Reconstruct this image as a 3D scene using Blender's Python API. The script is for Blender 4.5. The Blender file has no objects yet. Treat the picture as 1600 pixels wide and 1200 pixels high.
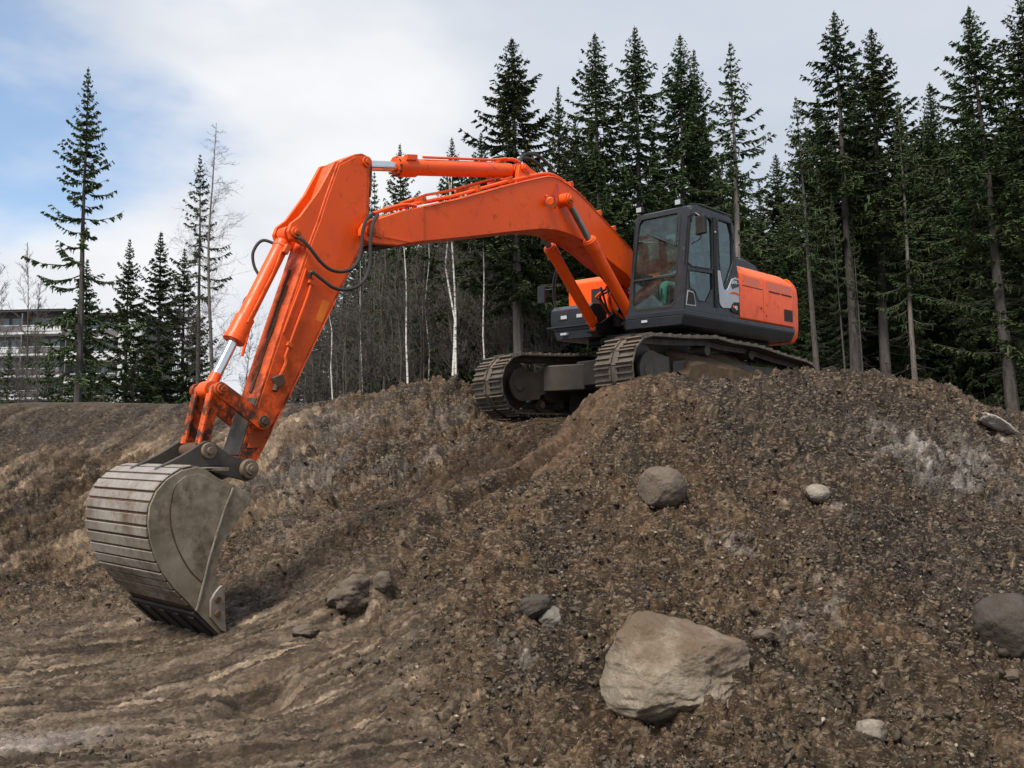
import bpy, math, random
import numpy as np
from mathutils import Matrix, Vector
from mathutils.geometry import tessellate_polygon

# ---------------------------------------------------------------- camera, world, sun
sc = bpy.context.scene
C = sc.collection
EYE = np.array([0.0, 0.0, 1.6])
FPX = 1415.1                      # focal length in pixels of a 1600 wide frame
CW = np.array([[0.9997758, -0.0211731, 0.0], [0.0026892, 0.1269817, 0.9919014], [-0.0210017, -0.9916791, 0.1270101]])
cam = bpy.data.cameras.new('camera'); cam.sensor_width = 36.0; cam.lens = FPX/1600*36.0
cam.clip_start = 0.05; cam.clip_end = 3000
co = bpy.data.objects.new('camera', cam); C.objects.link(co); sc.camera = co
m4 = Matrix.Identity(4)
for i in range(3):
    m4[i][0] = CW[i][0]; m4[i][1] = -CW[i][1]; m4[i][2] = -CW[i][2]; m4[i][3] = EYE[i]
co.matrix_world = m4

SUN_EL, SUN_AZ = math.radians(51), math.radians(207)     # azimuth measured clockwise from +Y
sc.world = bpy.data.worlds.new('World'); sc.world.use_nodes = True
wt = sc.world.node_tree; wt.nodes.clear()
def wn(t, **k):
    n = wt.nodes.new(t)
    for a, b in k.items(): setattr(n, a, b)
    return n
sky = wn('ShaderNodeTexSky', sky_type='NISHITA', sun_disc=False, sun_elevation=SUN_EL, sun_rotation=SUN_AZ, air_density=1.2, dust_density=0.6, ozone_density=1.5)
tc = wn('ShaderNodeTexCoord')
def wmath(op, a, b=None):
    n = wn('ShaderNodeMath', operation=op)
    for i, v in enumerate((a, b)):
        if v is None: continue
        if isinstance(v, (int, float)): n.inputs[i].default_value = v
        else: wt.links.new(v, n.inputs[i])
    return n.outputs[0]
def wrange(v, a, b, c, d):
    n = wn('ShaderNodeMapRange', interpolation_type='SMOOTHSTEP'); wt.links.new(v, n.inputs[0])
    for i, q in enumerate((a, b, c, d)): n.inputs[i+1].default_value = q
    return n.outputs[0]
def wnoise(scale, det, zs=2.2, off=(0, 0, 0)):
    mp = wn('ShaderNodeMapping'); mp.inputs['Scale'].default_value = (1, 1, zs); mp.inputs['Location'].default_value = off
    wt.links.new(tc.outputs['Generated'], mp.inputs[0])
    n = wn('ShaderNodeTexNoise'); n.inputs['Scale'].default_value = scale; n.inputs['Detail'].default_value = det; n.inputs['Roughness'].default_value = .52
    wt.links.new(mp.outputs[0], n.inputs['Vector']); return n.outputs['Fac']
def near_dir(d, r0, r1):          # 1 near a fixed direction of the sky, 0 away from it
    d = Vector(d).normalized()
    n = wn('ShaderNodeVectorMath', operation='DOT_PRODUCT'); wt.links.new(tc.outputs['Generated'], n.inputs[0]); n.inputs[1].default_value = d
    w = wmath('ADD', n.outputs['Value'], wmath('MULTIPLY', wmath('SUBTRACT', wnoise(3.2, 5), .5), .10))
    return wrange(w, math.cos(r1), math.cos(r0), 0, 1)
def skydir(u, v): return CW @ np.array([(u-800)/FPX, (v-600)/FPX, 1.0])
hole = near_dir(skydir(-50, 80), .06, .25)
hole2 = near_dir(skydir(-260, -40), .12, .30)
hole = wmath('MAXIMUM', hole, hole2)
bright = wmath('MAXIMUM', near_dir(skydir(430, 130), .02, .30), near_dir(skydir(60, 380), .06, .36))
base = wrange(wnoise(2.1, 6, 3.0, (3, 1, 0)), .3, .7, 0, 1)
mixc = wn('ShaderNodeMix', data_type='RGBA'); wt.links.new(base, mixc.inputs['Factor'])
mixc.inputs['A'].default_value = (.58, .65, .755, 1); mixc.inputs['B'].default_value = (.70, .75, .83, 1)
mixb = wn('ShaderNodeMix', data_type='RGBA'); wt.links.new(wmath('MULTIPLY', bright, wrange(wnoise(4, 6), .25, .6, .6, 1)), mixb.inputs['Factor'])
wt.links.new(mixc.outputs['Result'], mixb.inputs['A']); mixb.inputs['B'].default_value = (.97, .98, 1.0, 1)
bgc = wn('ShaderNodeBackground'); wt.links.new(mixb.outputs['Result'], bgc.inputs[0]); bgc.inputs[1].default_value = 0.76
bgs = wn('ShaderNodeBackground'); wt.links.new(sky.outputs[0], bgs.inputs[0]); bgs.inputs[1].default_value = 0.15
mx = wn('ShaderNodeMixShader'); wt.links.new(wmath('MULTIPLY', hole, .95), mx.inputs[0]); wt.links.new(bgc.outputs[0], mx.inputs[1]); wt.links.new(bgs.outputs[0], mx.inputs[2])
wo = wn('ShaderNodeOutputWorld'); wt.links.new(mx.outputs[0], wo.inputs[0])

sl = bpy.data.lights.new('sun', 'SUN'); sl.energy = 4.2; sl.angle = math.radians(22); sl.color = (1, .93, .84)
so = bpy.data.objects.new('sun', sl); C.objects.link(so)
sd = Vector((math.sin(SUN_AZ)*math.cos(SUN_EL), math.cos(SUN_AZ)*math.cos(SUN_EL), math.sin(SUN_EL)))
so.rotation_euler = (-sd).to_track_quat('-Z', 'Y').to_euler(); so.location = (-20, -20, 40)
sc.view_settings.view_transform = 'Standard'; sc.view_settings.look = 'None'; sc.view_settings.exposure = 0.36
sc.view_settings.gamma = 1.0

# ---------------------------------------------------------------- helpers
def tag(o, label=None, cat=None, group=None, kind=None):
    if label: o['label'] = label
    if cat: o['category'] = cat
    if group: o['group'] = group
    if kind: o['kind'] = kind
    return o
def link(name, me, mat, parent=None):
    o = bpy.data.objects.new(name, me); C.objects.link(o)
    if mat is not None and not me.materials: me.materials.append(mat)
    if parent is not None: o.parent = parent
    return o
def empty(name, loc=(0, 0, 0)):
    o = bpy.data.objects.new(name, None); o.empty_display_size = .3; C.objects.link(o); o.location = loc
    return o
def npmesh(name, V, F, smooth=False):
    V = np.asarray(V, np.float32); F = np.asarray(F, np.int32); k = F.shape[1]
    me = bpy.data.meshes.new(name)
    me.vertices.add(len(V)); me.vertices.foreach_set('co', V.ravel())
    me.loops.add(F.size); me.loops.foreach_set('vertex_index', F.ravel())
    me.polygons.add(len(F)); me.polygons.foreach_set('loop_start', np.arange(0, F.size, k, dtype=np.int32))
    if smooth: me.polygons.foreach_set('use_smooth', np.ones(len(F), bool))
    me.update(calc_edges=True); return me
def T(u, v, w, o=EYE):                 # point on the sight line of a place in the photograph, w metres forward
    d = CW @ np.array([(u-800)/FPX, (v-600)/FPX, 1.0]); return o + d*(w/d[1])

class MB:
    def __init__(s): s.v = []; s.f = []
    def add(s, vs, fs):
        b = len(s.v); s.v += [tuple(float(c) for c in v) for v in vs]; s.f += [tuple(i+b for i in f) for f in fs]; return s
    def box(s, a, b):
        (x0, y0, z0), (x1, y1, z1) = a, b
        return s.add([(x0,y0,z0),(x1,y0,z0),(x1,y1,z0),(x0,y1,z0),(x0,y0,z1),(x1,y0,z1),(x1,y1,z1),(x0,y1,z1)],
                     [(0,3,2,1),(4,5,6,7),(0,1,5,4),(1,2,6,5),(2,3,7,6),(3,0,4,7)])
    def obox(s, c, ax, ay, az):         # centre and three half axes
        c, ax, ay, az = (np.array(q, float) for q in (c, ax, ay, az))
        vs = [c+i*ax+j*ay+k*az for k in (-1, 1) for i, j in ((-1,-1),(1,-1),(1,1),(-1,1))]
        return s.add(vs, [(0,3,2,1),(4,5,6,7),(0,1,5,4),(1,2,6,5),(2,3,7,6),(3,0,4,7)])
    def prism(s, pts, y0, y1, holes=(), axis='y', taper=None):
        # outline in (x, z) extruded from y0 to y1 (axis 'z': outline in (x, y) extruded in z; 'x': (y, z) in x)
        loops = [list(pts)] + [list(h) for h in holes]
        flat = [p for l in loops for p in l]
        def P(p, w):
            return (p[0], w, p[1]) if axis == 'y' else ((p[0], p[1], w) if axis == 'z' else (w, p[0], p[1]))
        tris = tessellate_polygon([[Vector((p[0], p[1], 0)) for p in l] for l in loops])
        n = len(flat); vs = [P(p, y0) for p in flat] + [P(p, y1) for p in flat]
        if taper:
            cx = sum(p[0] for p in pts)/len(pts); cz = sum(p[1] for p in pts)/len(pts)
            vs = vs[:n] + [P((cx+(p[0]-cx)*taper, cz+(p[1]-cz)*taper), y1) for p in flat]
        fs = [tuple(t) for t in tris] + [tuple(i+n for i in reversed(t)) for t in tris]
        o = 0
        for l in loops:
            k = len(l)
            for i in range(k):
                j = (i+1) % k; fs.append((o+i, o+j, o+j+n, o+i+n))
            o += k
        return s.add(vs, fs)
    def cyl(s, a, b, r, r2=None, n=20, caps=True):
        a, b = np.array(a, float), np.array(b, float); r2 = r if r2 is None else r2
        d = (b-a)/np.linalg.norm(b-a); t = np.array([0, 0, 1.]) if abs(d[2]) < .9 else np.array([1., 0, 0])
        u = np.cross(d, t); u /= np.linalg.norm(u); w = np.cross(d, u)
        ring = [(math.cos(2*math.pi*i/n), math.sin(2*math.pi*i/n)) for i in range(n)]
        vs = [a+r*(c*u+q*w) for c, q in ring] + [b+r2*(c*u+q*w) for c, q in ring]
        fs = [(i, (i+1) % n, (i+1) % n+n, i+n) for i in range(n)]
        if caps: fs += [tuple(reversed(range(n))), tuple(range(n, 2*n))]
        return s.add(vs, fs)
    def tube(s, pts, r, n=8, sub=6):
        P = [np.array(p, float) for p in pts]
        if sub > 1 and len(P) > 2:      # Catmull-Rom through the points
            Q = [2*P[0]-P[1]] + P + [2*P[-1]-P[-2]]; out = []
            for i in range(1, len(Q)-2):
                for k in range(sub):
                    t = k/sub; a, b, c, d = Q[i-1:i+3]
                    out.append(.5*((2*b)+(-a+c)*t+(2*a-5*b+4*c-d)*t*t+(-a+3*b-3*c+d)*t**3))
            P = out + [P[-1]]
        vs = []; u = None
        for i, p in enumerate(P):
            d = P[min(i+1, len(P)-1)]-P[max(i-1, 0)]; d = d/(np.linalg.norm(d)+1e-9)
            if u is None:
                u = np.cross(d, [0.1, .9, .3]); 
            u = u-d*(u@d); u /= np.linalg.norm(u)+1e-9; w = np.cross(d, u)
            rr = r if not hasattr(r, '__len__') else r[0]+(r[1]-r[0])*i/(len(P)-1)
            vs += [p+rr*(math.cos(2*math.pi*k/n)*u+math.sin(2*math.pi*k/n)*w) for k in range(n)]
        m = len(P)
        fs = [(i*n+k, i*n+(k+1) % n, (i+1)*n+(k+1) % n, (i+1)*n+k) for i in range(m-1) for k in range(n)]
        fs += [tuple(reversed(range(n))), tuple(range((m-1)*n, m*n))]
        return s.add(vs, fs)
    def build(s, name, mat, parent=None, bevel=0, smooth=True, seg=2, ang=35):
        me = bpy.data.meshes.new(name); me.from_pydata(s.v, [], s.f)
        import bmesh
        bm = bmesh.new(); bm.from_mesh(me); bmesh.ops.recalc_face_normals(bm, faces=bm.faces); bm.to_mesh(me); bm.free()
        o = link(name, me, mat, parent)
        if smooth:
            me.polygons.foreach_set('use_smooth', np.ones(len(me.polygons), bool)); me.set_sharp_from_angle(angle=math.radians(ang))
        if bevel:
            b = o.modifiers.new('bevel', 'BEVEL'); b.width = bevel; b.segments = seg; b.limit_method = 'ANGLE'; b.angle_limit = math.radians(35)
            b.harden_normals = True
        return o

# ---------------------------------------------------------------- numpy noise
def _h(ix, iy, s=0):
    n = (ix.astype(np.int64)*374761393 + iy.astype(np.int64)*668265263 + s*974634777) & 0xffffffff
    n = ((n ^ (n >> 13))*1274126177) & 0xffffffff
    return ((n ^ (n >> 16)) & 0xffffff)/float(0x1000000)
def perlin(x, y, s=0):
    ix, iy = np.floor(x), np.floor(y); fx, fy = x-ix, y-iy; ix = ix.astype(np.int64); iy = iy.astype(np.int64)
    ux = fx*fx*fx*(fx*(fx*6-15)+10); uy = fy*fy*fy*(fy*(fy*6-15)+10)
    def g(dx, dy):
        a = _h(ix+dx, iy+dy, s)*2*np.pi; return np.cos(a)*(fx-dx)+np.sin(a)*(fy-dy)
    a = g(0, 0); b = g(1, 0); c = g(0, 1); d = g(1, 1)
    return 1.4*((a+(b-a)*ux)+((c+(d-c)*ux)-(a+(b-a)*ux))*uy)
def fbm(x, y, s=0, o=4, g=.5):
    t = 0; a = 1
    for i in range(o): t = t+a*perlin(x*2**i, y*2**i, s+i); a *= g
    return t
def worley(x, y, s=0):              # distance to the nearest feature point and that cell's random number
    ix, iy = np.floor(x).astype(np.int64), np.floor(y).astype(np.int64)
    best = np.full(x.shape, 9.); rid = np.zeros(x.shape)
    for dx in (-1, 0, 1):
        for dy in (-1, 0, 1):
            cx, cy = ix+dx, iy+dy
            d = (cx+_h(cx, cy, s)-x)**2+(cy+_h(cx, cy, s+7)-y)**2
            m = d < best; best = np.where(m, d, best); rid = np.where(m, _h(cx, cy, s+13), rid)
    return np.sqrt(best), rid
def cells(x, y, s=0):               # packed crumbs: dome height, random level, crease between neighbours
    ix, iy = np.floor(x).astype(np.int64), np.floor(y).astype(np.int64)
    b1 = np.full(x.shape, 9.); b2 = np.full(x.shape, 9.); rid = np.zeros(x.shape)
    for dx in (-1, 0, 1):
        for dy in (-1, 0, 1):
            cx, cy = ix+dx, iy+dy
            d = (cx+_h(cx, cy, s)-x)**2+(cy+_h(cx, cy, s+7)-y)**2
            m = d < b1; b2 = np.where(m, b1, np.minimum(b2, d)); b1 = np.where(m, d, b1); rid = np.where(m, _h(cx, cy, s+13), rid)
    b1, b2 = np.sqrt(b1), np.sqrt(b2)
    return b1, rid, b2-b1
def sstep(a, b, x):
    t = np.clip((x-a)/(b-a), 0, 1); return t*t*(3-2*t)
# ---------------------------------------------------------------- terrain
XM = np.array([[-0.67016, 0.74213, 0.0114], [-0.74073, -0.66776, -0.07366], [-0.04705, -0.05781, 0.99722]])   # machine axes in the world
XL = np.array([2.1321, 14.0605, 2.9119])
TH = -0.071
def UC(x, y, z):                       # undercarriage coordinates -> machine coordinates
    c, s = math.cos(TH), math.sin(TH); z = z + .035*y
    return (c*x-s*y, s*x+c*y, z)
PIX = [(-300,650,19),(0,641,18),(150,641,18),(300,639,17.8),(420,635,17.4),(500,629,16.8),(600,604,15.8),(660,595,15.2),(715,591,14.7),
 (738,632,13.9),
 (0,690,16.8),(150,690,16.6),(300,690,16.3),(0,780,14.4),(150,780,14.1),(300,770,14.0),(0,860,12.6),(150,870,12.1),(0,905,11.6),(120,910,11.2),(-250,880,12.2),(-250,760,15),
 (0,980,9.2),(200,985,8.7),(345,995,8.1),(0,1080,7.0),(250,1090,6.8),(500,1080,6.6),(0,1200,5.3),(400,1200,5.3),(-200,1080,7.2),
 (400,960,8.6),(400,870,10.4),(430,790,11.8),(440,700,14.2),(450,655,16),
 (500,920,8.7),(500,840,10.2),(520,740,12.2),(520,670,14.6),(600,650,14.2),(620,720,12.3),(640,790,10.3),(600,860,9.2),(700,640,13.9),(700,700,12.3),
 (880,660,12.4),(830,700,11.6),(760,735,11.0),(700,770,10.5),
 (935,612,11.75),(905,655,11.1),(865,705,10.5),(800,762,9.7),(690,814,9.0),(620,880,8.2),(560,960,7.5),(500,1000,7.2),
 (1000,591,11.2),(1060,585,11.25),(1150,584,11.7),(1250,585,12.2),(1350,586,12.7),(1440,589,13.0),(1485,597,13.0),(1525,622,12.9),(1560,645,12.7),(1610,680,12.4),(1720,740,12.2),(1850,800,12),
 (1000,650,10.4),(1000,720,9.5),(1200,650,10.6),(1200,720,9.7),(1400,650,11.4),(1400,730,10.1),(1550,760,10.2),
 (900,800,8.7),(1050,810,8.4),(1200,810,8.5),(1400,820,8.8),(1600,850,8.9),
 (760,900,7.6),(900,900,7.4),(1100,900,7.4),(1300,900,7.5),(1500,920,7.6),(1700,940,8.0),
 (720,1000,6.6),(880,1000,6.4),(1200,1010,6.3),(1400,1020,6.3),(1600,1040,6.4),(1800,1040,6.8),
 (700,1100,5.95),(1000,1120,5.6),(1300,1110,5.7),(1600,1120,5.75),(800,1200,5.2),(1200,1200,5.15),(1600,1200,5.2),(1850,1200,5.4)]
ctrl = [T(*p) for p in PIX]
for sy in (-1, 1):
    for xx in (-2.1, -1.2, 0, 1.0, 1.7):
        for dy in (-.28, .28):
            if sy == 1 and xx > 1.2 and dy > 0: continue
            q = XM @ np.array(UC(xx, sy*1.2+dy, 0.02)) + XL; ctrl.append(q)
for q in [XM @ np.array(UC(0.6, 0, -.12)) + XL, XM @ np.array(UC(-1.2, 0, 0.0)) + XL]: ctrl.append(q)
ctrl += [np.array(q, float) for q in [(-14,24,3.15),(-5,22,3.1),(0,20,3.1),(4,19,3.1),(8,19,3.1),(12,22,3.15),(20,24,3.1),(12,15,2.6),(16,16,2.5),(-20,24,3.15),(0,27,3.1),(6,16.5,3.0),(9,16,2.95),
   (-16,30,3.15),(0,32,3.15),(16,30,3.15),(-6,1,-.1),(0,1,0),(6,1,0),(-9,4,0),(9,4,.2),(0,-3,0),(-8,-3,0),(8,-3,0)]]
ctrl = np.array(ctrl)
def tk(r2): return np.where(r2 > 1e-12, r2*np.log(r2+1e-12), 0)
def tps_fit(P, z, lam=.02):
    n = len(P); K = tk(((P[:, None]-P[None])**2).sum(-1))+lam*np.eye(n); Q = np.c_[np.ones(n), P]
    A = np.block([[K, Q], [Q.T, np.zeros((3, 3))]]); return np.linalg.solve(A, np.r_[z, 0, 0, 0])
TW = tps_fit(ctrl[:, :2], ctrl[:, 2])
def base_z(x, y):
    x = np.asarray(x, float); y = np.asarray(y, float); sh = x.shape; X = x.ravel(); Y = y.ravel(); out = np.empty(len(X))
    for i in range(0, len(X), 20000):
        xs, ys = X[i:i+20000], Y[i:i+20000]
        r2 = (xs[:, None]-ctrl[:, 0])**2+(ys[:, None]-ctrl[:, 1])**2
        out[i:i+20000] = tk(r2) @ TW[:-3]+TW[-3]+TW[-2]*xs+TW[-1]*ys
    return out.reshape(sh)
def base_far(x, y):
    z = base_z(x, y); w = sstep(23, 29, y); z = z*(1-w)+3.12*w
    w = sstep(13, 24, np.abs(x))*sstep(8, 14, y); return z*(1-w)+2.9*w
NU, NY = 1250, 1150
us = np.linspace(-.80, .86, NU)
ys = np.concatenate([np.geomspace(2.0, 25.0, NY-60), np.linspace(25.2, 34, 60)])      # rows counted from a point three metres behind the camera foot
# coarse evaluation of the smooth form, refined bilinearly
cu = np.linspace(us[0], us[-1], 260); cy = np.concatenate([np.geomspace(4.9, 26, 260), np.linspace(26.5, 37, 20)])
ys = ys+3.0
CUx, CYy = np.meshgrid(cu, cy); ZC = base_far(CUx*(CYy+1.0), CYy-3.0+0.0)
def refine(uq, yq):
    iu = np.clip((uq-cu[0])/(cu[1]-cu[0]), 0, len(cu)-1.001); k = np.clip(np.searchsorted(cy, yq)-1, 0, len(cy)-2)
    fy = np.clip((yq-cy[k])/(cy[k+1]-cy[k]), 0, 1); i0 = iu.astype(int); fu = iu-i0
    a = ZC[k][:, i0]*(1-fu)+ZC[k][:, i0+1]*fu; b = ZC[k+1][:, i0]*(1-fu)+ZC[k+1][:, i0+1]*fu
    return a*(1-fy[:, None])+b*fy[:, None]
Z = refine(us, ys)
X = us[None, :]*(ys[:, None]+1.0); Y = np.repeat((ys-3.0)[:, None], NU, 1)
def hit(u, v):                          # where the smooth ground lies behind a place in the photograph
    w = np.arange(4.2, 24, .03); pts = np.array([T(u, v, q) for q in w]); g = base_z(pts[:, 0], pts[:, 1])
    k = np.argmax(pts[:, 2] < g) if (pts[:, 2] < g).any() else -1
    return np.array([pts[k, 0], pts[k, 1], g[k]])
def blob(u, v, rx, ry=None, rot=0.0, soft=.6):
    p = hit(u, v); ry = ry or rx; c, s = math.cos(rot), math.sin(rot)
    dx, dy = X-p[0], Y-p[1]; a = (c*dx+s*dy)/rx; b = (-s*dx+c*dy)/ry
    return 1-sstep(1-soft, 1+soft*.4, np.sqrt(a*a+b*b)+.25*NZ1)
NZ1 = fbm(X*.9, Y*.9, 5, 4)
NZ2 = fbm(X*3.1, Y*3.1, 15, 4)
# zones
flat = sstep(11.2, 8.0, Y+0*X)*sstep(.5, -1.1, X+.33*(Y-5.5)) ; flat = np.clip(flat, 0, 1)         # the driven-over pit floor on the left
smooth_scoop = np.maximum(blob(860, 690, 1.0, 1.9, -.9), blob(770, 725, 1.1, 1.9, -.9)*.85)
leftbank = sstep(-2.0, -4.5, X)*sstep(11.0, 12.5, Y)
plateau = sstep(17.8, 19.5, Y+.0*X)
rough = np.clip(1-.80*flat-.58*smooth_scoop-.45*leftbank-.75*plateau, .12, 1)
# relief: grooves and ridges
def aniso(ang, lx, ly, s, o=4):
    c, q = math.cos(ang), math.sin(ang); return fbm((c*X+q*Y)/lx, (-q*X+c*Y)/ly, s, o)
Zd = np.zeros_like(Z)
Zd += .08*rough*fbm(X*.8, Y*.8, 21, 3)
Zd += .10*rough*np.abs(fbm(X*1.7, Y*1.5, 31, 3))
shade = np.ones(X.shape)            # how pale or damp each crumb of earth is
def pack(sx, sy, amp, s, wgt, warp=.3, ang=0., tint=.5):
    global Zd, shade
    c, q = math.cos(ang), math.sin(ang); xa = (c*X+q*Y)*sx+warp*NZ2*1.2+warp*fbm(X*sx*.9, Y*sy*.9, s+31, 2); ya = (-q*X+c*Y)*sy+warp*NZ1+warp*fbm(X*sx*.9, Y*sy*.9, s+37, 2)
    d, r, e = cells(xa, ya, s); r2 = (r*7.31) % 1
    Zd = Zd+wgt*amp*((r-.5)*1.1-1.2*d*d-1.15*(1-sstep(0, .15, e)))
    shade = shade*(1+wgt*tint*((r2-.5)*.9+.7*(r2 > .88)))
pack(2.0, 2.8, .050, 141, rough, .4, .3, .15)
pack(4.0, 6.4, .042, 142, rough, .45, .2, .28)
pack(8.0, 12., .026, 143, rough, .45, -.2, .40)
pack(17., 24., .013, 144, rough, .4, .1, .7)
pack(34., 44., .005, 145, rough, .3, .1, .7)
for sc_, amp, s in ((1.4, .05, 41), (3.1, .03, 42), (6.0, .016, 43)):
    wx = X+.25/sc_*NZ2; wy = Y+.25/sc_*NZ1
    d, r = worley(wx*sc_, wy*sc_, s)
    keep = sstep(.30, .8, r)
    Zd += amp*rough*keep*np.sqrt(np.clip(1-(d/.62)**2, 0, 1))*(.5+r)*.85
Zd += .045*rough*np.abs(fbm(X*4.0+.5*NZ1, Y*4.4, 36, 3))+.018*rough*np.abs(fbm(X*10+.5*NZ2, Y*11, 37, 3))
Zd += .006*rough*fbm(X*22, Y*22, 51, 3)
# scraped floor: long thin streaks
pack(.8, 7.5, .011, 151, flat, .3, .36, .22)
pack(2.4, 15., .007, 152, flat, .3, .30, .38)
pack(9., 30., .006, 153, flat, .4, .33, .4)
Zd += flat*(.035*aniso(.42, 2.6, .5, 71, 2)+.028*np.abs(aniso(.36, 1.6, .14, 72, 4))+.016*np.abs(aniso(.30, .7, .05, 74, 3))+.010*np.abs(fbm(X*5, Y*8, 75, 3))+.016*np.abs(fbm(X*13+Y*3, Y*24, 76, 3))+.006*fbm(X*18, Y*18, 73))
pa, pb = hit(290, 700), hit(60, 830); ga = math.atan2(pb[1]-pa[1], pb[0]-pa[0])
pack(1.0, 5., .060, 154, leftbank*(1-plateau), .5, ga, .3)
pack(4., 16., .015, 155, leftbank*(1-plateau), .5, ga, .4)
Zd += leftbank*(1-plateau)*(.17*aniso(ga, 2.6, .45, 81)+.09*aniso(ga, 1.2, .16, 82)+.03*aniso(ga, .5, .06, 87))
pa, pb = hit(700, 620), hit(450, 760); gb = math.atan2(pb[1]-pa[1], pb[0]-pa[0])
midbank = sstep(-4.6, -3.6, X)*sstep(1.2, .2, X)*sstep(10.5, 11.6, Y)*(1-plateau)
pack(1.5, 5.0, .075, 156, midbank, .5, gb, .3)
pack(5., 16., .018, 157, midbank, .5, gb, .5)
Zd += midbank*(-.075+.17*aniso(gb, 1.7, .42, 83, 2)+.05*np.abs(aniso(gb, .8, .16, 84, 3)))
pa, pb = hit(920, 640), hit(690, 800); gc = math.atan2(pb[1]-pa[1], pb[0]-pa[0])
pack(2., 10., .018, 158, smooth_scoop, .5, gc, .25)
pack(7., 22., .008, 159, smooth_scoop, .4, gc, .35)
Zd += smooth_scoop*(.035*aniso(gc, 1.8, .2, 85))
# the undercut seam along the edge of the scoop, the dark pockets, pits round the stones
def seg_d(a, b):
    a, b = a[:2], b[:2]; d = b-a; t = np.clip(((X-a[0])*d[0]+(Y-a[1])*d[1])/(d@d), 0, 1)
    return np.hypot(X-a[0]-t*d[0], Y-a[1]-t*d[1]), t
seam = [hit(*q) for q in ((890,668), (858,722), (800,757), (750,785), (690,806), (640,812))]
ridge = np.array([hit(*q)[:2] for q in ((935,618), (905,655), (865,705), (800,757), (745,787), (690,812), (640,850), (600,900))]); amp_ = np.array([.08, .22, .45, .85, 1.1, .9, .5, .2])
best = np.full(X.shape, 9.); sg = np.zeros(X.shape); am = np.zeros(X.shape)
for k in range(len(ridge)-1):
    a, b = ridge[k], ridge[k+1]; d_ = b-a; L_ = np.hypot(*d_); t = np.clip(((X-a[0])*d_[0]+(Y-a[1])*d_[1])/L_**2, 0, 1)
    dd = np.hypot(X-a[0]-t*d_[0], Y-a[1]-t*d_[1]); s_ = ((X-a[0])*(-d_[1])+(Y-a[1])*d_[0])/L_; m = dd < best
    best = np.where(m, dd, best); sg = np.where(m, np.sign(s_)*dd, sg); am = np.where(m, amp_[k]+(amp_[k+1]-amp_[k])*t, am)
if sg[np.argmin(np.abs(Y[:, 0]-8)), np.argmin(np.abs(X[np.argmin(np.abs(Y[:, 0]-8))]-2.0))] < 0: sg = -sg
sg = sg+.03*NZ2; cut = best < 3
Zd *= 1-.35*np.exp(-(sg/.3)**2)*np.clip(am, 0, 1)*cut
Zd += cut*am*(.27*sstep(.02, -.03, sg)*np.exp(np.minimum(sg, 0)/.32)-.26*np.exp(-((sg-.035)/.045)**2)+.05*np.exp(-((sg-.16)/.1)**2))
for u, v, r, dep in ((590,880,.16,.28),(618,893,.15,.2),(535,950,.28,.30),(562,945,.16,.2),(460,985,.2,.1),(852,952,.13,.22),(820,990,.2,.12),(1205,800,.07,.16),(1090,760,.12,.12),(1010,1118,.3,.10),
                     (375,1092,.13,.16),(410,1090,.13,.14),(430,1085,.12,.12),(1545,1010,.3,.25),(1100,745,.12,.1),(640,812,.2,.12),(1548,660,.35,.2)):
    p = hit(u, v); Zd -= dep*np.exp(-((X-p[0])**2+((Y-p[1])*.8)**2)/r**2)
# overhanging lip at the top of the left bank
lip = np.exp(-((Y-17.55-.25*NZ1)/.18)**2)*sstep(-3.0, -4.5, X); Zd -= .22*lip
Zd *= 1-.6*sstep(15.6, 16.6, Y)*sstep(-2.5, -4, X)
# footprint of the undercarriage stays clear of loose relief
ci = np.linalg.inv(XM[:2, :2]); lx = ci[0, 0]*(X-XL[0])+ci[0, 1]*(Y-XL[1]); ly = ci[1, 0]*(X-XL[0])+ci[1, 1]*(Y-XL[1])
lxx = lx*math.cos(TH)+ly*math.sin(TH); lyy = -lx*math.sin(TH)+ly*math.cos(TH)
foot = sstep(1.9, 1.35, np.abs(lyy))*sstep(2.5, 2.1, lxx)*sstep(-2.9, -2.5, lxx)
Zd *= 1-.85*foot
Zd -= rough*((Zd/rough)[rough > .85].mean()+.055)
cx_ = np.gradient(Z, axis=1)/np.gradient(X, axis=1); dyy = np.gradient(Z, axis=0)/np.gradient(Y, axis=0)-cx_*np.gradient(X, axis=0)/np.gradient(Y, axis=0)
nn_ = np.sqrt(1+cx_**2+dyy**2); X0, Y0 = X, Y; X = X-cx_/nn_*Zd*.8; Y = Y-dyy/nn_*Zd*.8
Z = Z+Zd
def hit2(u, v):                         # the same on the finished relief
    w = np.arange(4.2, 24, .02)
    for q in w:
        p_ = T(u, v, q)
        if ground_z(p_[0], p_[1]) > p_[2]: return p_
    return hit(u, v)
XD, YD = X, Y; X, Y = X0, Y0
# soil colour: kinds of earth, gravel and clay
def mixc_(base, col, w): return base*(1-w[..., None])+np.array(col)*w[..., None]
col = np.ones(X.shape+(3,))*np.array((.118, .076, .043))
n3 = fbm(X*1.4, Y*1.4, 91, 5)
col = mixc_(col, (.048, .036, .025), sstep(-.05, .4, n3)*.9)
col = mixc_(col, (.20, .145, .09), sstep(.10, .55, fbm(X*2.3, Y*2.3, 95, 4))*.6)
col = mixc_(col, (.044, .036, .031), np.maximum(blob(1330, 660, 2.8, 1.8), blob(1500, 880, 1.8, 1.6))*.85)
col = mixc_(col, (.225, .150, .092), np.clip(smooth_scoop*1.2, 0, 1)*.75)
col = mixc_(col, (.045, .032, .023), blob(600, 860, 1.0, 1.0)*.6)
col = mixc_(col, (.20, .19, .185), blob(520, 700, 1.8, 3.4, .5)*.75*sstep(-.15, .3, aniso(gb, 1.2, .25, 96)))
col = mixc_(col, (.215, .165, .115), flat*.85)
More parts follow.
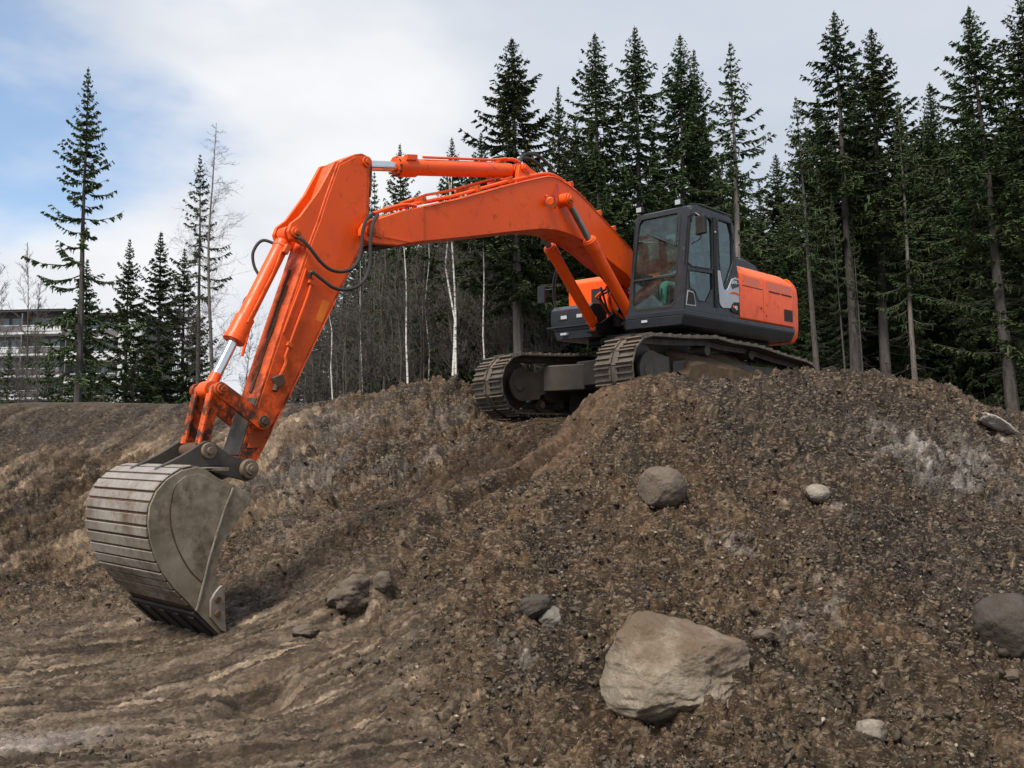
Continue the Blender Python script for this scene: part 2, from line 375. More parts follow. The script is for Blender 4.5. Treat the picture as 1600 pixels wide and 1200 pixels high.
col = mixc_(col, (.43, .345, .25), flat*sstep(.0, .35, aniso(.42, 2.4, .22, 97, 5))*.65)
col = mixc_(col, (.50, .42, .32), flat*sstep(.15, .35, aniso(.34, .9, .045, 102, 4))*.6)
col = mixc_(col, (.060, .044, .030), flat*sstep(.10, .35, aniso(.38, 1.0, .06, 103, 4))*.75)
col = mixc_(col, (.48, .375, .26), leftbank*sstep(-.05, .25, aniso(ga, 2.4, .5, 98))*(1-plateau)*.75)
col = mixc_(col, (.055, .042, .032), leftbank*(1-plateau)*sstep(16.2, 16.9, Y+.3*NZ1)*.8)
col = mixc_(col, (.155, .12, .08), blob(1350, 1130, 1.2, .6)*.6)
col = mixc_(col, (.36, .355, .35), blob(1480, 722, 1.15, .75, .3)*sstep(-.35, .25, fbm(X*5, Y*5, 99, 4))*.8)
col = mixc_(col, (.42, .40, .37), blob(1570, 665, .7, .35, .2)*sstep(-.2, .3, fbm(X*6, Y*6, 100, 4))*.8)
for u, v, r in ((1130,825,.25),(1165,845,.12),(1300,905,.2),(1270,940,.25),(1240,975,.2),(480,740,.5),(1310,800,.2),(800,1005,.2)):
    col = mixc_(col, (.28, .265, .245), blob(u, v, r, r*1.3)*sstep(-.1, .3, fbm(X*8, Y*8, 101, 3))*.8)
for u, v in ((60, 1150), (20, 1165), (-60, 1180)):
    col = mixc_(col, (.46, .42, .38), blob(u, v, .6, .16, .35)*.8)  # wet clay, its sheen painted into the soil colour as pale patches
col = mixc_(col, (.17, .135, .08), plateau*.8)
# flakes of stone and dry crumbs, each its own cell
for sc_, s, k in ((9, 111, .05), (20, 112, .05)):
    d, r = worley(X*sc_+NZ2*.4, Y*sc_+NZ1*.4, s); fl = (r > 1-k*rough)*(d < .45)
    v = _h(np.floor(r*1e6).astype(np.int64), np.zeros(X.shape, np.int64), 3)
    col = mixc_(col, (.34, .27, .185), fl*(.25+.6*v))
col = col*np.array((.345, .320, .305))*np.clip(shade, .25, 2.6)[..., None]*(1+.22*sstep(-.4, .5, NZ2)[..., None])
me = None
ii = np.arange(NY*NU).reshape(NY, NU)
F = np.stack([ii[:-1, :-1], ii[:-1, 1:], ii[1:, 1:], ii[1:, :-1]], -1).reshape(-1, 4)
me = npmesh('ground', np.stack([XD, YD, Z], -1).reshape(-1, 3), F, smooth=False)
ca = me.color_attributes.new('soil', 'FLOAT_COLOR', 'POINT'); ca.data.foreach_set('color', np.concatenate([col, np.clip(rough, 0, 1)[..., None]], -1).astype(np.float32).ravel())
def ground_z(x, y):                     # relief included
    yy = np.clip(y+3.0, ys[0], ys[-1]-1e-3); j = int(np.clip(np.searchsorted(ys, yy), 0, NY-1)); i = int(np.clip(round((x/(yy+1.0)-us[0])/(us[1]-us[0])), 0, NU-1))
    return float(Z[j, i])

# ---------------------------------------------------------------- materials
def newmat(name):
    m = bpy.data.materials.new(name); m.use_nodes = True; nt = m.node_tree; nt.nodes.clear()
    out = nt.nodes.new('ShaderNodeOutputMaterial'); b = nt.nodes.new('ShaderNodeBsdfPrincipled'); nt.links.new(b.outputs[0], out.inputs[0])
    return m, nt, b
def N(nt, t, ins=None, **k):
    n = nt.nodes.new(t)
    for a, b in k.items(): setattr(n, a, b)
    for a, b in (ins or {}).items():
        if hasattr(b, 'is_output') or isinstance(b, bpy.types.NodeSocket): nt.links.new(b, n.inputs[a])
        else: n.inputs[a].default_value = b
    return n
def mixn(nt, f, a, b):
    n = nt.nodes.new('ShaderNodeMix'); n.data_type = 'RGBA'
    for k, v in (('Factor', f), ('A', a), ('B', b)):
        if isinstance(v, bpy.types.NodeSocket): nt.links.new(v, n.inputs[k])
        elif k == 'Factor': n.inputs[k].default_value = v
        else: n.inputs[k].default_value = (*v[:3], 1)
    return n.outputs['Result']
def noise(nt, vec, scale, det=4, rough=.55, dist=0):
    n = N(nt, 'ShaderNodeTexNoise', {'Scale': scale, 'Detail': det, 'Roughness': rough, 'Distortion': dist})
    nt.links.new(vec, n.inputs['Vector']); return n.outputs['Fac']
def rng(nt, v, a, b, c=0, d=1):
    n = N(nt, 'ShaderNodeMapRange', {1: a, 2: b, 3: c, 4: d}); nt.links.new(v, n.inputs[0]); return n.outputs[0]
def bump(nt, b, h, dist, strength=1):
    n = N(nt, 'ShaderNodeBump', {'Strength': strength, 'Distance': dist}); nt.links.new(h, n.inputs['Height']); nt.links.new(n.outputs[0], b.inputs['Normal'])
def scaled(nt, vec, s):
    n = N(nt, 'ShaderNodeMapping', {'Scale': s}); nt.links.new(vec, n.inputs[0]); return n.outputs[0]
def worn(name, c1, c2, dirt, rough=.45, metal=0., dirt_amt=.35, scale=3., bumpd=.002, top_dust=None, coat=0, low=0):
    m, nt, b = newmat(name); v = N(nt, 'ShaderNodeTexCoord').outputs['Object']
    col = mixn(nt, rng(nt, noise(nt, v, scale, 5), .35, .65), c1, c2)
    if top_dust:                      # settled dust on faces that look up
        g = N(nt, 'ShaderNodeNewGeometry'); sx = N(nt, 'ShaderNodeSeparateXYZ', {0: g.outputs['Normal']})
        f = N(nt, 'ShaderNodeMath', {0: rng(nt, sx.outputs[2], .05, .9, 0, 1), 1: rng(nt, noise(nt, v, scale*2.5, 6, .7), .3, .62, .25, 1)}, operation='MULTIPLY').outputs[0]
        col = mixn(nt, f, col, top_dust)
    d = rng(nt, noise(nt, v, scale*4.2, 8, .72), .62-.25*dirt_amt, .80-.15*dirt_amt, 0, .85)
    d2 = rng(nt, noise(nt, v, scale*.8, 3), .35, .6, .2, 1)
    df = N(nt, 'ShaderNodeMath', {0: d, 1: d2}, operation='MULTIPLY').outputs[0]
    if low:                           # grime gathers towards the bucket end of the arm
        sz = N(nt, 'ShaderNodeSeparateXYZ', {0: v}); lo = N(nt, 'ShaderNodeMath', {0: rng(nt, sz.outputs[2], 1.5, -.1, 0, low), 1: rng(nt, noise(nt, v, scale*2.2, 8, .75), .40, .56, 0, 1)}, operation='MULTIPLY').outputs[0]
        lx_ = N(nt, 'ShaderNodeMath', {0: lo, 1: rng(nt, sz.outputs[0], 5.4, 6.2, 0, 1)}, operation='MULTIPLY').outputs[0]
        df = N(nt, 'ShaderNodeMath', {0: df, 1: lx_}, operation='MAXIMUM').outputs[0]
    col = mixn(nt, df, col, dirt)
    nt.links.new(col, b.inputs['Base Color']); b.inputs['Metallic'].default_value = metal
    r = N(nt, 'ShaderNodeMath', {0: rng(nt, noise(nt, v, scale*6, 5), .3, .7, rough-.08, rough+.12), 1: df}, operation='ADD'); r.use_clamp = True
    nt.links.new(r.outputs[0], b.inputs['Roughness'])
    bump(nt, b, noise(nt, v, scale*22, 6, .7), bumpd, .6)
    b.inputs['Specular IOR Level'].default_value = .35
    if coat: b.inputs['Coat Weight'].default_value = coat
    return m
M = {}
M['orange'] = worn('orange_paint', (.83, .090, .001), (.76, .076, .001), (.14, .045, .02), .36, dirt_amt=.34, low=.8, scale=1.6, bumpd=.0006, top_dust=(.74, .18, .06))
M['orange_worn'] = worn('worn_orange_paint', (.86, .108, .005), (.76, .088, .008), (.05, .028, .020), .42, dirt_amt=.9, low=1.0, scale=2.6, bumpd=.0015, top_dust=(.55, .17, .09))
M['red'] = worn('cylinder_orange_paint', (.88, .092, .003), (.80, .078, .004), (.12, .035, .02), .36, dirt_amt=.25, scale=2.2, bumpd=.0006, top_dust=(.66, .13, .05))
M['dark'] = worn('dark_grey_plastic', (.013, .015, .018), (.020, .022, .027), (.09, .075, .06), .36, dirt_amt=.14, scale=2.2, bumpd=.0008, top_dust=(.06, .068, .08))
M['black'] = worn('black_grime', (.010, .010, .010), (.022, .020, .018), (.07, .055, .04), .65, dirt_amt=.35, scale=4)
M['steel'] = worn('bucket_steel', (.30, .255, .19), (.20, .16, .115), (.06, .04, .025), .50, .2, .95, 2.4, .002, top_dust=(.27, .245, .215))
M['bar'] = worn('scraped_wear_bar', (.36, .33, .29), (.17, .135, .10), (.09, .045, .026), .38, .35, .8, 2.8, .0025, top_dust=(.38, .35, .32))
M['rust'] = worn('rust_brown_steel', (.075, .043, .027), (.11, .065, .04), (.035, .025, .02), .7, .1, .5, 6)
M['iron'] = worn('dark_iron', (.052, .047, .041), (.078, .066, .054), (.13, .095, .065), .5, .3, .4, 5, .002)
M['shoe'] = worn('track_steel', (.075, .066, .058), (.13, .11, .088), (.030, .024, .020), .55, .35, .42, 7, .004, top_dust=(.20, .155, .115))
M['chrome'] = worn('chrome_rod', (.75, .76, .78), (.68, .69, .71), (.3, .28, .25), .16, 1.0, .05, 4, .0001)
M['rod_dull'] = worn('greasy_rod', (.30, .28, .26), (.22, .21, .20), (.10, .08, .06), .35, .9, .3, 5, .0003)
M['hose'] = worn('black_rubber_hose', (.022, .022, .023), (.035, .034, .034), (.10, .085, .07), .5, 0, .2, 8, .001)
M['pin'] = worn('muddy_pin_steel', (.22, .17, .12), (.15, .11, .08), (.05, .035, .025), .55, .4, .5, 14, .003)
M['dirt'] = worn('caked_dirt', (.15, .10, .06), (.10, .068, .042), (.06, .042, .03), .95, 0, .6, 9, .03)
M['grey_panel'] = worn('light_grey_panel', (.42, .44, .47), (.36, .38, .42), (.12, .10, .09), .4, 0, .15, 4, .0006)
M['yellow'] = worn('faded_yellow_sticker', (.80, .20, .008), (.82, .14, .006), (.45, .09, .02), .5, 0, .3, 9, .0003)
M['seat'] = worn('cab_upholstery', (.045, .05, .055), (.07, .075, .08), (.02, .02, .02), .85, 0, .2, 6)
def plain(name, c, rough=.5, metal=0, emit=None, es=1):
    m, nt, b = newmat(name); v = N(nt, 'ShaderNodeTexCoord').outputs['Object']
    nt.links.new(mixn(nt, rng(nt, noise(nt, v, 7, 4), .3, .7), c, tuple(q*.82 for q in c)), b.inputs['Base Color'])
    b.inputs['Roughness'].default_value = rough; b.inputs['Metallic'].default_value = metal
    if emit: b.inputs['Emission Color'].default_value = (*emit, 1); b.inputs['Emission Strength'].default_value = es
    return m
M['lens'] = plain('lamp_lens', (.42, .45, .48), .12)
M['grille'] = plain('grille', (.07, .022, .012), .7)
M['slot'] = plain('vent_slot', (.02, .012, .010), .8)
M['skin'] = plain('skin', (.48, .29, .21), .55); M['shirt'] = plain('grey_jacket', (.20, .23, .27), .85); M['trousers'] = plain('green_work_trousers', (.15, .26, .23), .85)
M['cap'] = plain('dark_cap', (.22, .10, .07), .8); M['boot'] = plain('boot', (.03, .025, .02), .6)
def glassmat():
    m = bpy.data.materials.new('tinted_glass'); m.use_nodes = True; nt = m.node_tree; nt.nodes.clear()
    o = nt.nodes.new('ShaderNodeOutputMaterial'); tr = N(nt, 'ShaderNodeBsdfTransparent', {0: (.60, .84, .81, 1)}); gl = N(nt, 'ShaderNodeBsdfGlossy', {'Color': (.85, .97, 1, 1), 'Roughness': .02})
    df = N(nt, 'ShaderNodeBsdfDiffuse', {0: (.35, .36, .34, 1)})
    fr = N(nt, 'ShaderNodeFresnel', {'IOR': 1.8}); gb = N(nt, 'ShaderNodeNewGeometry'); v = N(nt, 'ShaderNodeTexCoord').outputs['Object']
    dust = rng(nt, noise(nt, v, 5, 6, .7), .4, .75, .01, .07)
    m0 = N(nt, 'ShaderNodeMixShader'); nt.links.new(dust, m0.inputs[0]); nt.links.new(tr.outputs[0], m0.inputs[1]); nt.links.new(df.outputs[0], m0.inputs[2])
    mm = N(nt, 'ShaderNodeMixShader'); fb = N(nt, 'ShaderNodeMath', {0: fr.outputs[0], 1: N(nt, 'ShaderNodeMath', {0: 1.0, 1: gb.outputs['Backfacing']}, operation='SUBTRACT').outputs[0]}, operation='MULTIPLY').outputs[0]; nt.links.new(fb, mm.inputs[0]); nt.links.new(m0.outputs[0], mm.inputs[1]); nt.links.new(gl.outputs[0], mm.inputs[2])
    nt.links.new(mm.outputs[0], o.inputs[0]); return m
M['glass'] = glassmat()
def soilmat():
    m, nt, b = newmat('soil'); a = N(nt, 'ShaderNodeVertexColor', layer_name='soil'); v = N(nt, 'ShaderNodeTexCoord').outputs['Object']
    n1 = rng(nt, noise(nt, v, 5, 9, .68), .3, .7, .72, 1.25); n2 = rng(nt, noise(nt, v, 55, 6, .7), .3, .7, .85, 1.15)
    f = N(nt, 'ShaderNodeMath', {0: n1, 1: n2}, operation='MULTIPLY').outputs[0]
    s = N(nt, 'ShaderNodeVectorMath', operation='SCALE'); nt.links.new(a.outputs[0], s.inputs[0]); nt.links.new(f, s.inputs['Scale'])
    wv = N(nt, 'ShaderNodeTexNoise', {'Scale': 6., 'Detail': 3.}); nt.links.new(v, wv.inputs['Vector'])
    wa = N(nt, 'ShaderNodeVectorMath', {1: wv.outputs['Color']}, operation='MULTIPLY_ADD'); wa.inputs[0].default_value = (.10, .10, .10); nt.links.new(v, wa.inputs[2])
    mp = N(nt, 'ShaderNodeMapping', {'Scale': (1, 1, 2.6), 'Rotation': (.25, .35, 0)}); nt.links.new(wa.outputs[0], mp.inputs[0])
    vo = N(nt, 'ShaderNodeTexVoronoi', {'Scale': 24., 'Randomness': 1.}); nt.links.new(mp.outputs[0], vo.inputs['Vector'])
    vb = N(nt, 'ShaderNodeTexVoronoi', {'Scale': 55., 'Randomness': 1.}); nt.links.new(mp.outputs[0], vb.inputs['Vector'])
    sb = N(nt, 'ShaderNodeSeparateColor'); nt.links.new(vb.outputs['Color'], sb.inputs[0])
    sp = N(nt, 'ShaderNodeSeparateColor'); nt.links.new(vo.outputs['Color'], sp.inputs[0])
    k = N(nt, 'ShaderNodeMath', {0: rng(nt, sp.outputs[0], .80, .95), 1: rng(nt, sb.outputs[0], .86, .92, 0, .8)}, operation='ADD').outputs[0]
    cell = N(nt, 'ShaderNodeMath', {0: rng(nt, sp.outputs[1], 0, 1, .75, 1.3), 1: rng(nt, sb.outputs[1], 0, 1, .8, 1.25)}, operation='MULTIPLY').outputs[0]
    cell = N(nt, 'ShaderNodeMix', {'Factor': rng(nt, a.outputs['Alpha'], 0, 1, .4, 1), 'A': 1.0, 'B': cell}).outputs['Result']
    s2 = N(nt, 'ShaderNodeVectorMath', operation='SCALE'); nt.links.new(s.outputs[0], s2.inputs[0]); nt.links.new(cell, s2.inputs['Scale']); s = s2
    k = N(nt, 'ShaderNodeMath', {0: k, 1: a.outputs['Alpha']}, operation='MULTIPLY').outputs[0]
    k = N(nt, 'ShaderNodeMath', {0: k, 1: .5}, operation='MULTIPLY').outputs[0]
    nt.links.new(mixn(nt, k, s.outputs[0], (.26, .20, .135)), b.inputs['Base Color'])
    nt.links.new(rng(nt, noise(nt, v, 3, 5), .3, .7, .34, .85), b.inputs['Roughness']); b.inputs['Specular IOR Level'].default_value = .22
    h = N(nt, 'ShaderNodeMath', {0: noise(nt, v, 28, 10, .75), 1: N(nt, 'ShaderNodeMath', {0: noise(nt, v, 110, 5, .7), 1: .35}, operation='MULTIPLY').outputs[0]}, operation='ADD').outputs[0]
    hh = N(nt, 'ShaderNodeMath', {0: sp.outputs[2], 1: sb.outputs[2]}, operation='ADD').outputs[0]
    h = N(nt, 'ShaderNodeMath', {0: hh, 1: .28, 2: h}, operation='MULTIPLY_ADD').outputs[0]
    bump(nt, b, h, .016, 1.0); return m
M['soil'] = soilmat()
g = link('ground', me, M['soil']); tag(g, kind='structure')
# the plateau beyond, out to the horizon
pl = MB(); R_ = 700
xs_ = [-R_, -22, 24, R_]
pl.add([(-R_, 26, 3.05), (R_, 26, 3.05), (R_, R_, 3.05), (-R_, R_, 3.05)], [(0, 1, 2, 3)])
pl.add([(-R_, -120, 3.0-.4), (-15.5, -120, 2.6), (-24, 26, 3.05), (-R_, 26, 3.05)], [(0, 1, 2, 3)])
pl.add([(R_, -120, 2.6), (15.5, -120, 2.6), (26, 26, 3.05), (R_, 26, 3.05)], [(0, 3, 2, 1)])
def litter():
    m, nt, b = newmat('forest_floor'); v = N(nt, 'ShaderNodeTexCoord').outputs['Object']
    nt.links.new(mixn(nt, rng(nt, noise(nt, v, 1.5, 9, .7), .35, .65), (.05, .045, .02), (.13, .10, .06)), b.inputs['Base Color']); b.inputs['Roughness'].default_value = .95
    bump(nt, b, noise(nt, v, 12, 8, .7), .05); return m
M['litter'] = litter()
tag(pl.build('forest_ground', M['litter'], smooth=False), kind='structure')
bp_ = MB(); bp_.add([(-16, -120, -.25), (16, -120, -.25), (16, 1.8, -.25), (-16, 1.8, -.25)], [(0, 1, 2, 3)])
tag(bp_.build('pit_floor', M['litter'], smooth=False), kind='structure')
# ---------------------------------------------------------------- stones and clods
def rockmesh(name, seed, dims, sub=5, rough=.12, cuts=7, fine=.02):
    import bmesh
    bm = bmesh.new(); bmesh.ops.create_icosphere(bm, subdivisions=sub, radius=1); rs = np.random.RandomState(seed)
    V = np.array([v.co[:] for v in bm.verts])
    for k in range(cuts):                                  # broken faces
        n = rs.normal(size=3); n /= np.linalg.norm(n); lim = rs.uniform(.62, .86); d = V @ n; V -= np.maximum(d-lim, 0)[:, None]*n*.9
    def n3(p, s, q): return (fbm(p[:, 0]*s+3*q, p[:, 1]*s+p[:, 2]*1.7*s, q, 4)+fbm(p[:, 2]*s+q, p[:, 0]*s-p[:, 1]*s, q+3, 4))*.5
    r = 1+rough*n3(V, 1.1, seed)+fine*n3(V, 7, seed+5)+fine*.8*(1-np.abs(n3(V, 4, seed+9))*2)
    V = V*r[:, None]*np.array(dims)
    for v, c in zip(bm.verts, V): v.co = c
    me = bpy.data.meshes.new(name); bm.to_mesh(me); bm.free()
    me.polygons.foreach_set('use_smooth', np.ones(len(me.polygons), bool)); return me
def stonemat(name, a, b_, dirt, dirt_amt=.5, s=6, bd=.02, up=.6):
    m, nt, b = newmat(name); v = N(nt, 'ShaderNodeTexCoord').outputs['Object']
    c = mixn(nt, rng(nt, noise(nt, v, s*.5, 7, .65), .35, .65), a, b_)
    c = mixn(nt, rng(nt, noise(nt, v, s*7, 5, .7), .55, .75, 0, .5), c, tuple(q*.45 for q in b_))
    g = N(nt, 'ShaderNodeNewGeometry'); sx = N(nt, 'ShaderNodeSeparateXYZ', {0: g.outputs['Normal']})
    f = N(nt, 'ShaderNodeMath', {0: rng(nt, sx.outputs[2], .2, .95, .15, 1), 1: rng(nt, noise(nt, v, s*.9, 8, .72), .62-.35*dirt_amt, .72-.2*dirt_amt, 0, up+.3)}, operation='MULTIPLY').outputs[0]
    c = mixn(nt, f, c, dirt)
    nt.links.new(c, b.inputs['Base Color']); b.inputs['Roughness'].default_value = .8
    bump(nt, b, noise(nt, v, s*4, 10, .72), bd, 1.0); return m
M['boulder'] = stonemat('boulder_stone', (.40, .34, .26), (.22, .175, .125), (.165, .10, .058), .75, 4.5, .045)
M['brownstone'] = stonemat('brown_stone', (.165, .13, .098), (.10, .078, .06), (.13, .088, .055), .6, 9, .03)
M['palestone'] = stonemat('pale_stone', (.34, .30, .25), (.21, .18, .145), (.15, .11, .075), .7, 11, .02, .6)
M['darkstone'] = stonemat('dark_stone', (.078, .064, .050), (.042, .034, .027), (.06, .045, .032), .5, 7, .03)
M['greystone'] = stonemat('grey_stone', (.18, .165, .145), (.10, .092, .08), (.14, .11, .08), .5, 10, .02)
def boulderstain():
    m = M['boulder']; nt = m.node_tree; b = next(n for n in nt.nodes if n.type == 'BSDF_PRINCIPLED'); src = b.inputs['Base Color'].links[0].from_socket
    v = N(nt, 'ShaderNodeTexCoord').outputs['Object']; sx = N(nt, 'ShaderNodeSeparateXYZ', {0: v})
    h = N(nt, 'ShaderNodeMath', {0: sx.outputs[2], 1: N(nt, 'ShaderNodeMath', {0: noise(nt, v, 5, 8, .7), 1: 1.1}, operation='MULTIPLY').outputs[0]}, operation='ADD').outputs[0]
    c = mixn(nt, rng(nt, h, .60, .88, 0, .9), src, (.145, .10, .06))
    c = mixn(nt, rng(nt, noise(nt, v, 30, 6, .7), .58, .72, 0, .55), c, (.05, .04, .03))
    nt.links.new(c, b.inputs['Base Color'])
boulderstain()
M['paleslab'] = stonemat('pale_slab', (.48, .45, .41), (.30, .27, .24), (.16, .12, .09), .3, 9, .02, .3)
def rock(label, u, v, w, dims, mat, seed, rot=0, sink=.35, name='stone', cat='stone', sub=5, tilt=(0, 0), **k):
    p = T(u, v, w); o = link(name, rockmesh(name, seed, dims, sub, **k), M[mat]); o.location = p+np.array([0, dims[1]*.40, -dims[2]*.22])
    o.rotation_euler = (tilt[0], tilt[1], rot); tag(o, label, cat, 'stones lying in the dirt slope'); return o
def hitw(u, v): return float(hit2(u, v)[1])
# the big one: an irregular block with a flat raised crown, steep broken face and undercut foot
def bigboulder():
    prof = [(-.47,-.24),(-.53,-.06),(-.47,.12),(-.34,.33),(-.20,.40),(.0,.37),(.22,.31),(.46,.20),(.54,.10),(.50,-.06),(.40,-.22),(.20,-.31),(-.10,-.37),(-.35,-.34)]
    import bmesh
    bm = bmesh.new(); bmesh.ops.create_icosphere(bm, subdivisions=7, radius=1); V = np.array([v.co[:] for v in bm.verts]); bm_v = bm.verts
    ang = np.arctan2(V[:, 2], V[:, 0]); pa = np.array([math.atan2(z, x) for x, z in prof]); pr = np.array([math.hypot(x, z) for x, z in prof]); o_ = np.argsort(pa)
    pa = np.concatenate([pa[o_]-2*np.pi, pa[o_], pa[o_]+2*np.pi]); pr = np.tile(pr[o_], 3); R = np.interp(ang, pa, pr)
    rad = np.hypot(V[:, 0], V[:, 2]); k = np.power(np.clip(rad, 0, 1), .62)
    Y_ = V[:, 1]*.40; x = np.cos(ang)*R*k; z = np.sin(ang)*R*k
    P = np.stack([x, Y_, z], 1)
    for n, lim in (((-.25,-.75,.62), .30), ((.15,-.95,.1), .315), ((.1,-.6,-.78), .33), ((.55,-.8,.1), .34), ((-.8,-.5,.15), .40), ((.2,-.2,.95), .30)):
        n = np.array(n)/np.linalg.norm(n); d = P @ n; P -= np.maximum(d-lim, 0)[:, None]*n*.88
    n1 = fbm(P[:, 0]*4+P[:, 1]*3, P[:, 2]*7+P[:, 0]*1.2, 7, 5); n2 = fbm(P[:, 0]*2.2, P[:, 2]*2.2+P[:, 1]*2, 17, 3); n4 = fbm(P[:, 0]*22+P[:, 1]*15, P[:, 2]*26, 27, 4)
    N_ = P/np.linalg.norm(P, axis=1)[:, None]; led = 1-np.abs(fbm(P[:, 0]*1.5+P[:, 1], P[:, 2]*11-P[:, 0]*2.5, 37, 3))*1.8
    P += N_*(n1*.022+n2*.03+n4*.005+led*.009)[:, None]
    for v, c in zip(bm.verts, P): v.co = c
    me = bpy.data.meshes.new('boulder'); bm.to_mesh(me); bm.free(); me.polygons.foreach_set('use_smooth', np.ones(len(me.polygons), bool)); return me
p = T(1053, 1049, hitw(1054, 1105)+.20); o = link('boulder', bigboulder(), M['boulder']); o.location = p; o.scale = (.88, .9, .88)
tag(o, 'largest boulder, pale flat faced block topped with brown soil, low on the slope', 'boulder')
rock('round brown boulder half buried in the slope below the near track', 1036, 755, hitw(1036, 775)-.12, (.232, .22, .205), 'brownstone', 3, .4, rough=.09, cuts=2, fine=.03)
rock('small pale round stone high on the right slope', 1279, 768, hitw(1279, 780)-.05, (.135, .12, .10), 'palestone', 8, 1.0, rough=.08, cuts=5)
rock('dark brown boulder cut by the right edge of the picture', 1590, 972, 6.9, (.27, .27, .25), 'darkstone', 12, .3, rough=.14, cuts=3, fine=.03)
rock('dark angular stone above a small hollow, up and left of the largest boulder', 838, 944, hitw(838, 958)-.05, (.135, .11, .10), 'darkstone', 21, .8, rough=.2, cuts=9)
rock('grey lumpy stone just below the dark angular stone', 862, 966, hitw(862, 980)-.03, (.12, .10, .09), 'greystone', 25, 1.7, rough=.25, cuts=7)
rock('pale stone with a brown stain lowest on the slope near the bottom right', 1365, 1139, hitw(1365, 1150)-.03, (.095, .085, .08), 'palestone', 29, .2, rough=.12, cuts=6)
rock('rounded tan stone wedged beside the dark hollow in the middle of the slope', 596, 906, hitw(596, 915)-.03, (.085, .08, .095), 'brownstone', 33, 0, rough=.15)
rock('big brown earth clod in the hollow right of the bucket', 545, 922, hitw(545, 945)-.02, (.24, .2, .16), 'brownstone', 37, .4, rough=.3, cuts=8, fine=.05)
rock('small brown stone under the boulder at the right edge', 1584, 1056, hitw(1584, 1060)-.02, (.085, .08, .055), 'brownstone', 41, .4)
rock('flat low brown stone half buried right of the largest boulder', 1195, 992, hitw(1195, 1000), (.10, .08, .045), 'brownstone', 45, .9)
rock('brown clod at the edge of the hollow below the bucket arm', 475, 985, hitw(475, 990)-.02, (.12, .09, .06), 'brownstone', 49, .9, rough=.25)
rock('long pale slab lying on the rim of the mound at the right edge', 1566, 664, hitw(1566, 672), (.42, .16, .07), 'paleslab', 53, .5, tilt=(.1, .42), rough=.25, cuts=4, fine=.05)
rock('brown clod lying under the near end of the pale rim slab', 1545, 655, hitw(1545, 668), (.16, .12, .07), 'darkstone', 57, .2, rough=.25)
# loose gravel and crumbs: nobody could count them
def gravel(name, n, rmin, rmax, seed, mat, ubox, clod=False):
    rs = np.random.RandomState(seed); base = np.array([(1,1,1),(1,-1,-1),(-1,1,-1),(-1,-1,1),(0,0,1.3),(0,1.2,0),(1.25,0,0),(-1.2,0,0),(0,-1.2,0),(0,0,-1)], float)*.6
    from itertools import combinations
    import bmesh
    bm = bmesh.new(); [bm.verts.new(b) for b in base]; r_ = bmesh.ops.convex_hull(bm, input=bm.verts); bm.verts.ensure_lookup_table(); bm.verts.index_update()
    tri = np.array([[v.index for v in f.verts] for f in bm.faces]); bv = np.array([v.co[:] for v in bm.verts]); bm.free()
    if clod:
        bm = bmesh.new(); bmesh.ops.create_icosphere(bm, subdivisions=2, radius=.75); bv = np.array([v.co[:] for v in bm.verts]); tri = np.array([[v.index for v in f.verts] for f in bm.faces]); bm.free()
    m = len(bv); yy = rs.uniform(ubox[2], ubox[3], n); yy = ubox[2]+(ubox[3]-ubox[2])*rs.rand(n)**1.3; xx = rs.uniform(ubox[0], ubox[1], n)*(yy+1)
    j = np.clip(np.searchsorted(ys, yy+3), 0, NY-1); i = np.clip(((xx/(yy+4)-us[0])/(us[1]-us[0])).round().astype(int), 0, NU-1)
    zz = Z[j, i]; rr = rough[j, i]; dm = fbm(xx*1.3, yy*1.3, 123, 3)*.9; keep = rs.rand(n) < rr*1.25-.28+dm-(0 if clod else .1); xx, yy, zz = xx[keep], yy[keep], zz[keep]; n = len(xx)
    r = rmin+(rmax-rmin)*rs.rand(n)**(2.5 if clod else 4); dims = rs.uniform(.55, 1.25, (n, 1, 3))*r[:, None, None]; dims[:, :, 2] *= .5
    A = rs.normal(size=(n, 3, 3)); Q, _ = np.linalg.qr(A)
    V = (bv[None]*(rs.uniform(.62, 1.25, (n, m, 1)) if clod else rs.uniform(.75, 1.25, (n, m, 3)))*dims) @ Q + np.stack([xx, yy, zz-r*(.25 if clod else -.1)], 1)[:, None]
    F = tri[None]+(np.arange(n)*m)[:, None, None]
    me = npmesh(name, V.reshape(-1, 3), F.reshape(-1, 3)); ca = me.color_attributes.new('tint', 'FLOAT_COLOR', 'POINT')
    t = rs.rand(n); c = np.where(t[:, None] < .70, np.array([[.060, .045, .031]]), np.where(t[:, None] < .93, np.array([[.14, .108, .075]]), np.array([[.30, .25, .19]])))*rs.uniform(.6, 1.25, (n, 1))
    if clod: c = np.where(t[:, None] < .8, np.array([[.045, .034, .024]]), np.array([[.085, .065, .044]]))*rs.uniform(.65, 1.35, (n, 1))
    ca.data.foreach_set('color', np.repeat(np.c_[c, np.ones(n)], m, 0).astype(np.float32).ravel()); o = link(name, me, mat); return o
m_, nt_, b_ = newmat('crumbs'); a_ = N(nt_, 'ShaderNodeVertexColor', layer_name='tint'); v_ = N(nt_, 'ShaderNodeTexCoord').outputs['Object']
nt_.links.new(mixn(nt_, rng(nt_, noise(nt_, v_, 40, 5), .4, .7, 0, .6), a_.outputs[0], (.07, .05, .035)), b_.inputs['Base Color']); b_.inputs['Roughness'].default_value = .85
cd = gravel('earth_clods', 9000, .010, .055, 2, m_, (-.62, .66, 4.3, 13.5), True); tag(cd, 'dark clods of damp earth heaped over the slope', 'clods', kind='stuff')
gr = gravel('loose_gravel', 60000, .006, .030, 1, m_, (-.62, .66, 4.3, 13.5)); tag(gr, 'loose crumbs of earth and gravel all over the slope', 'gravel', kind='stuff')

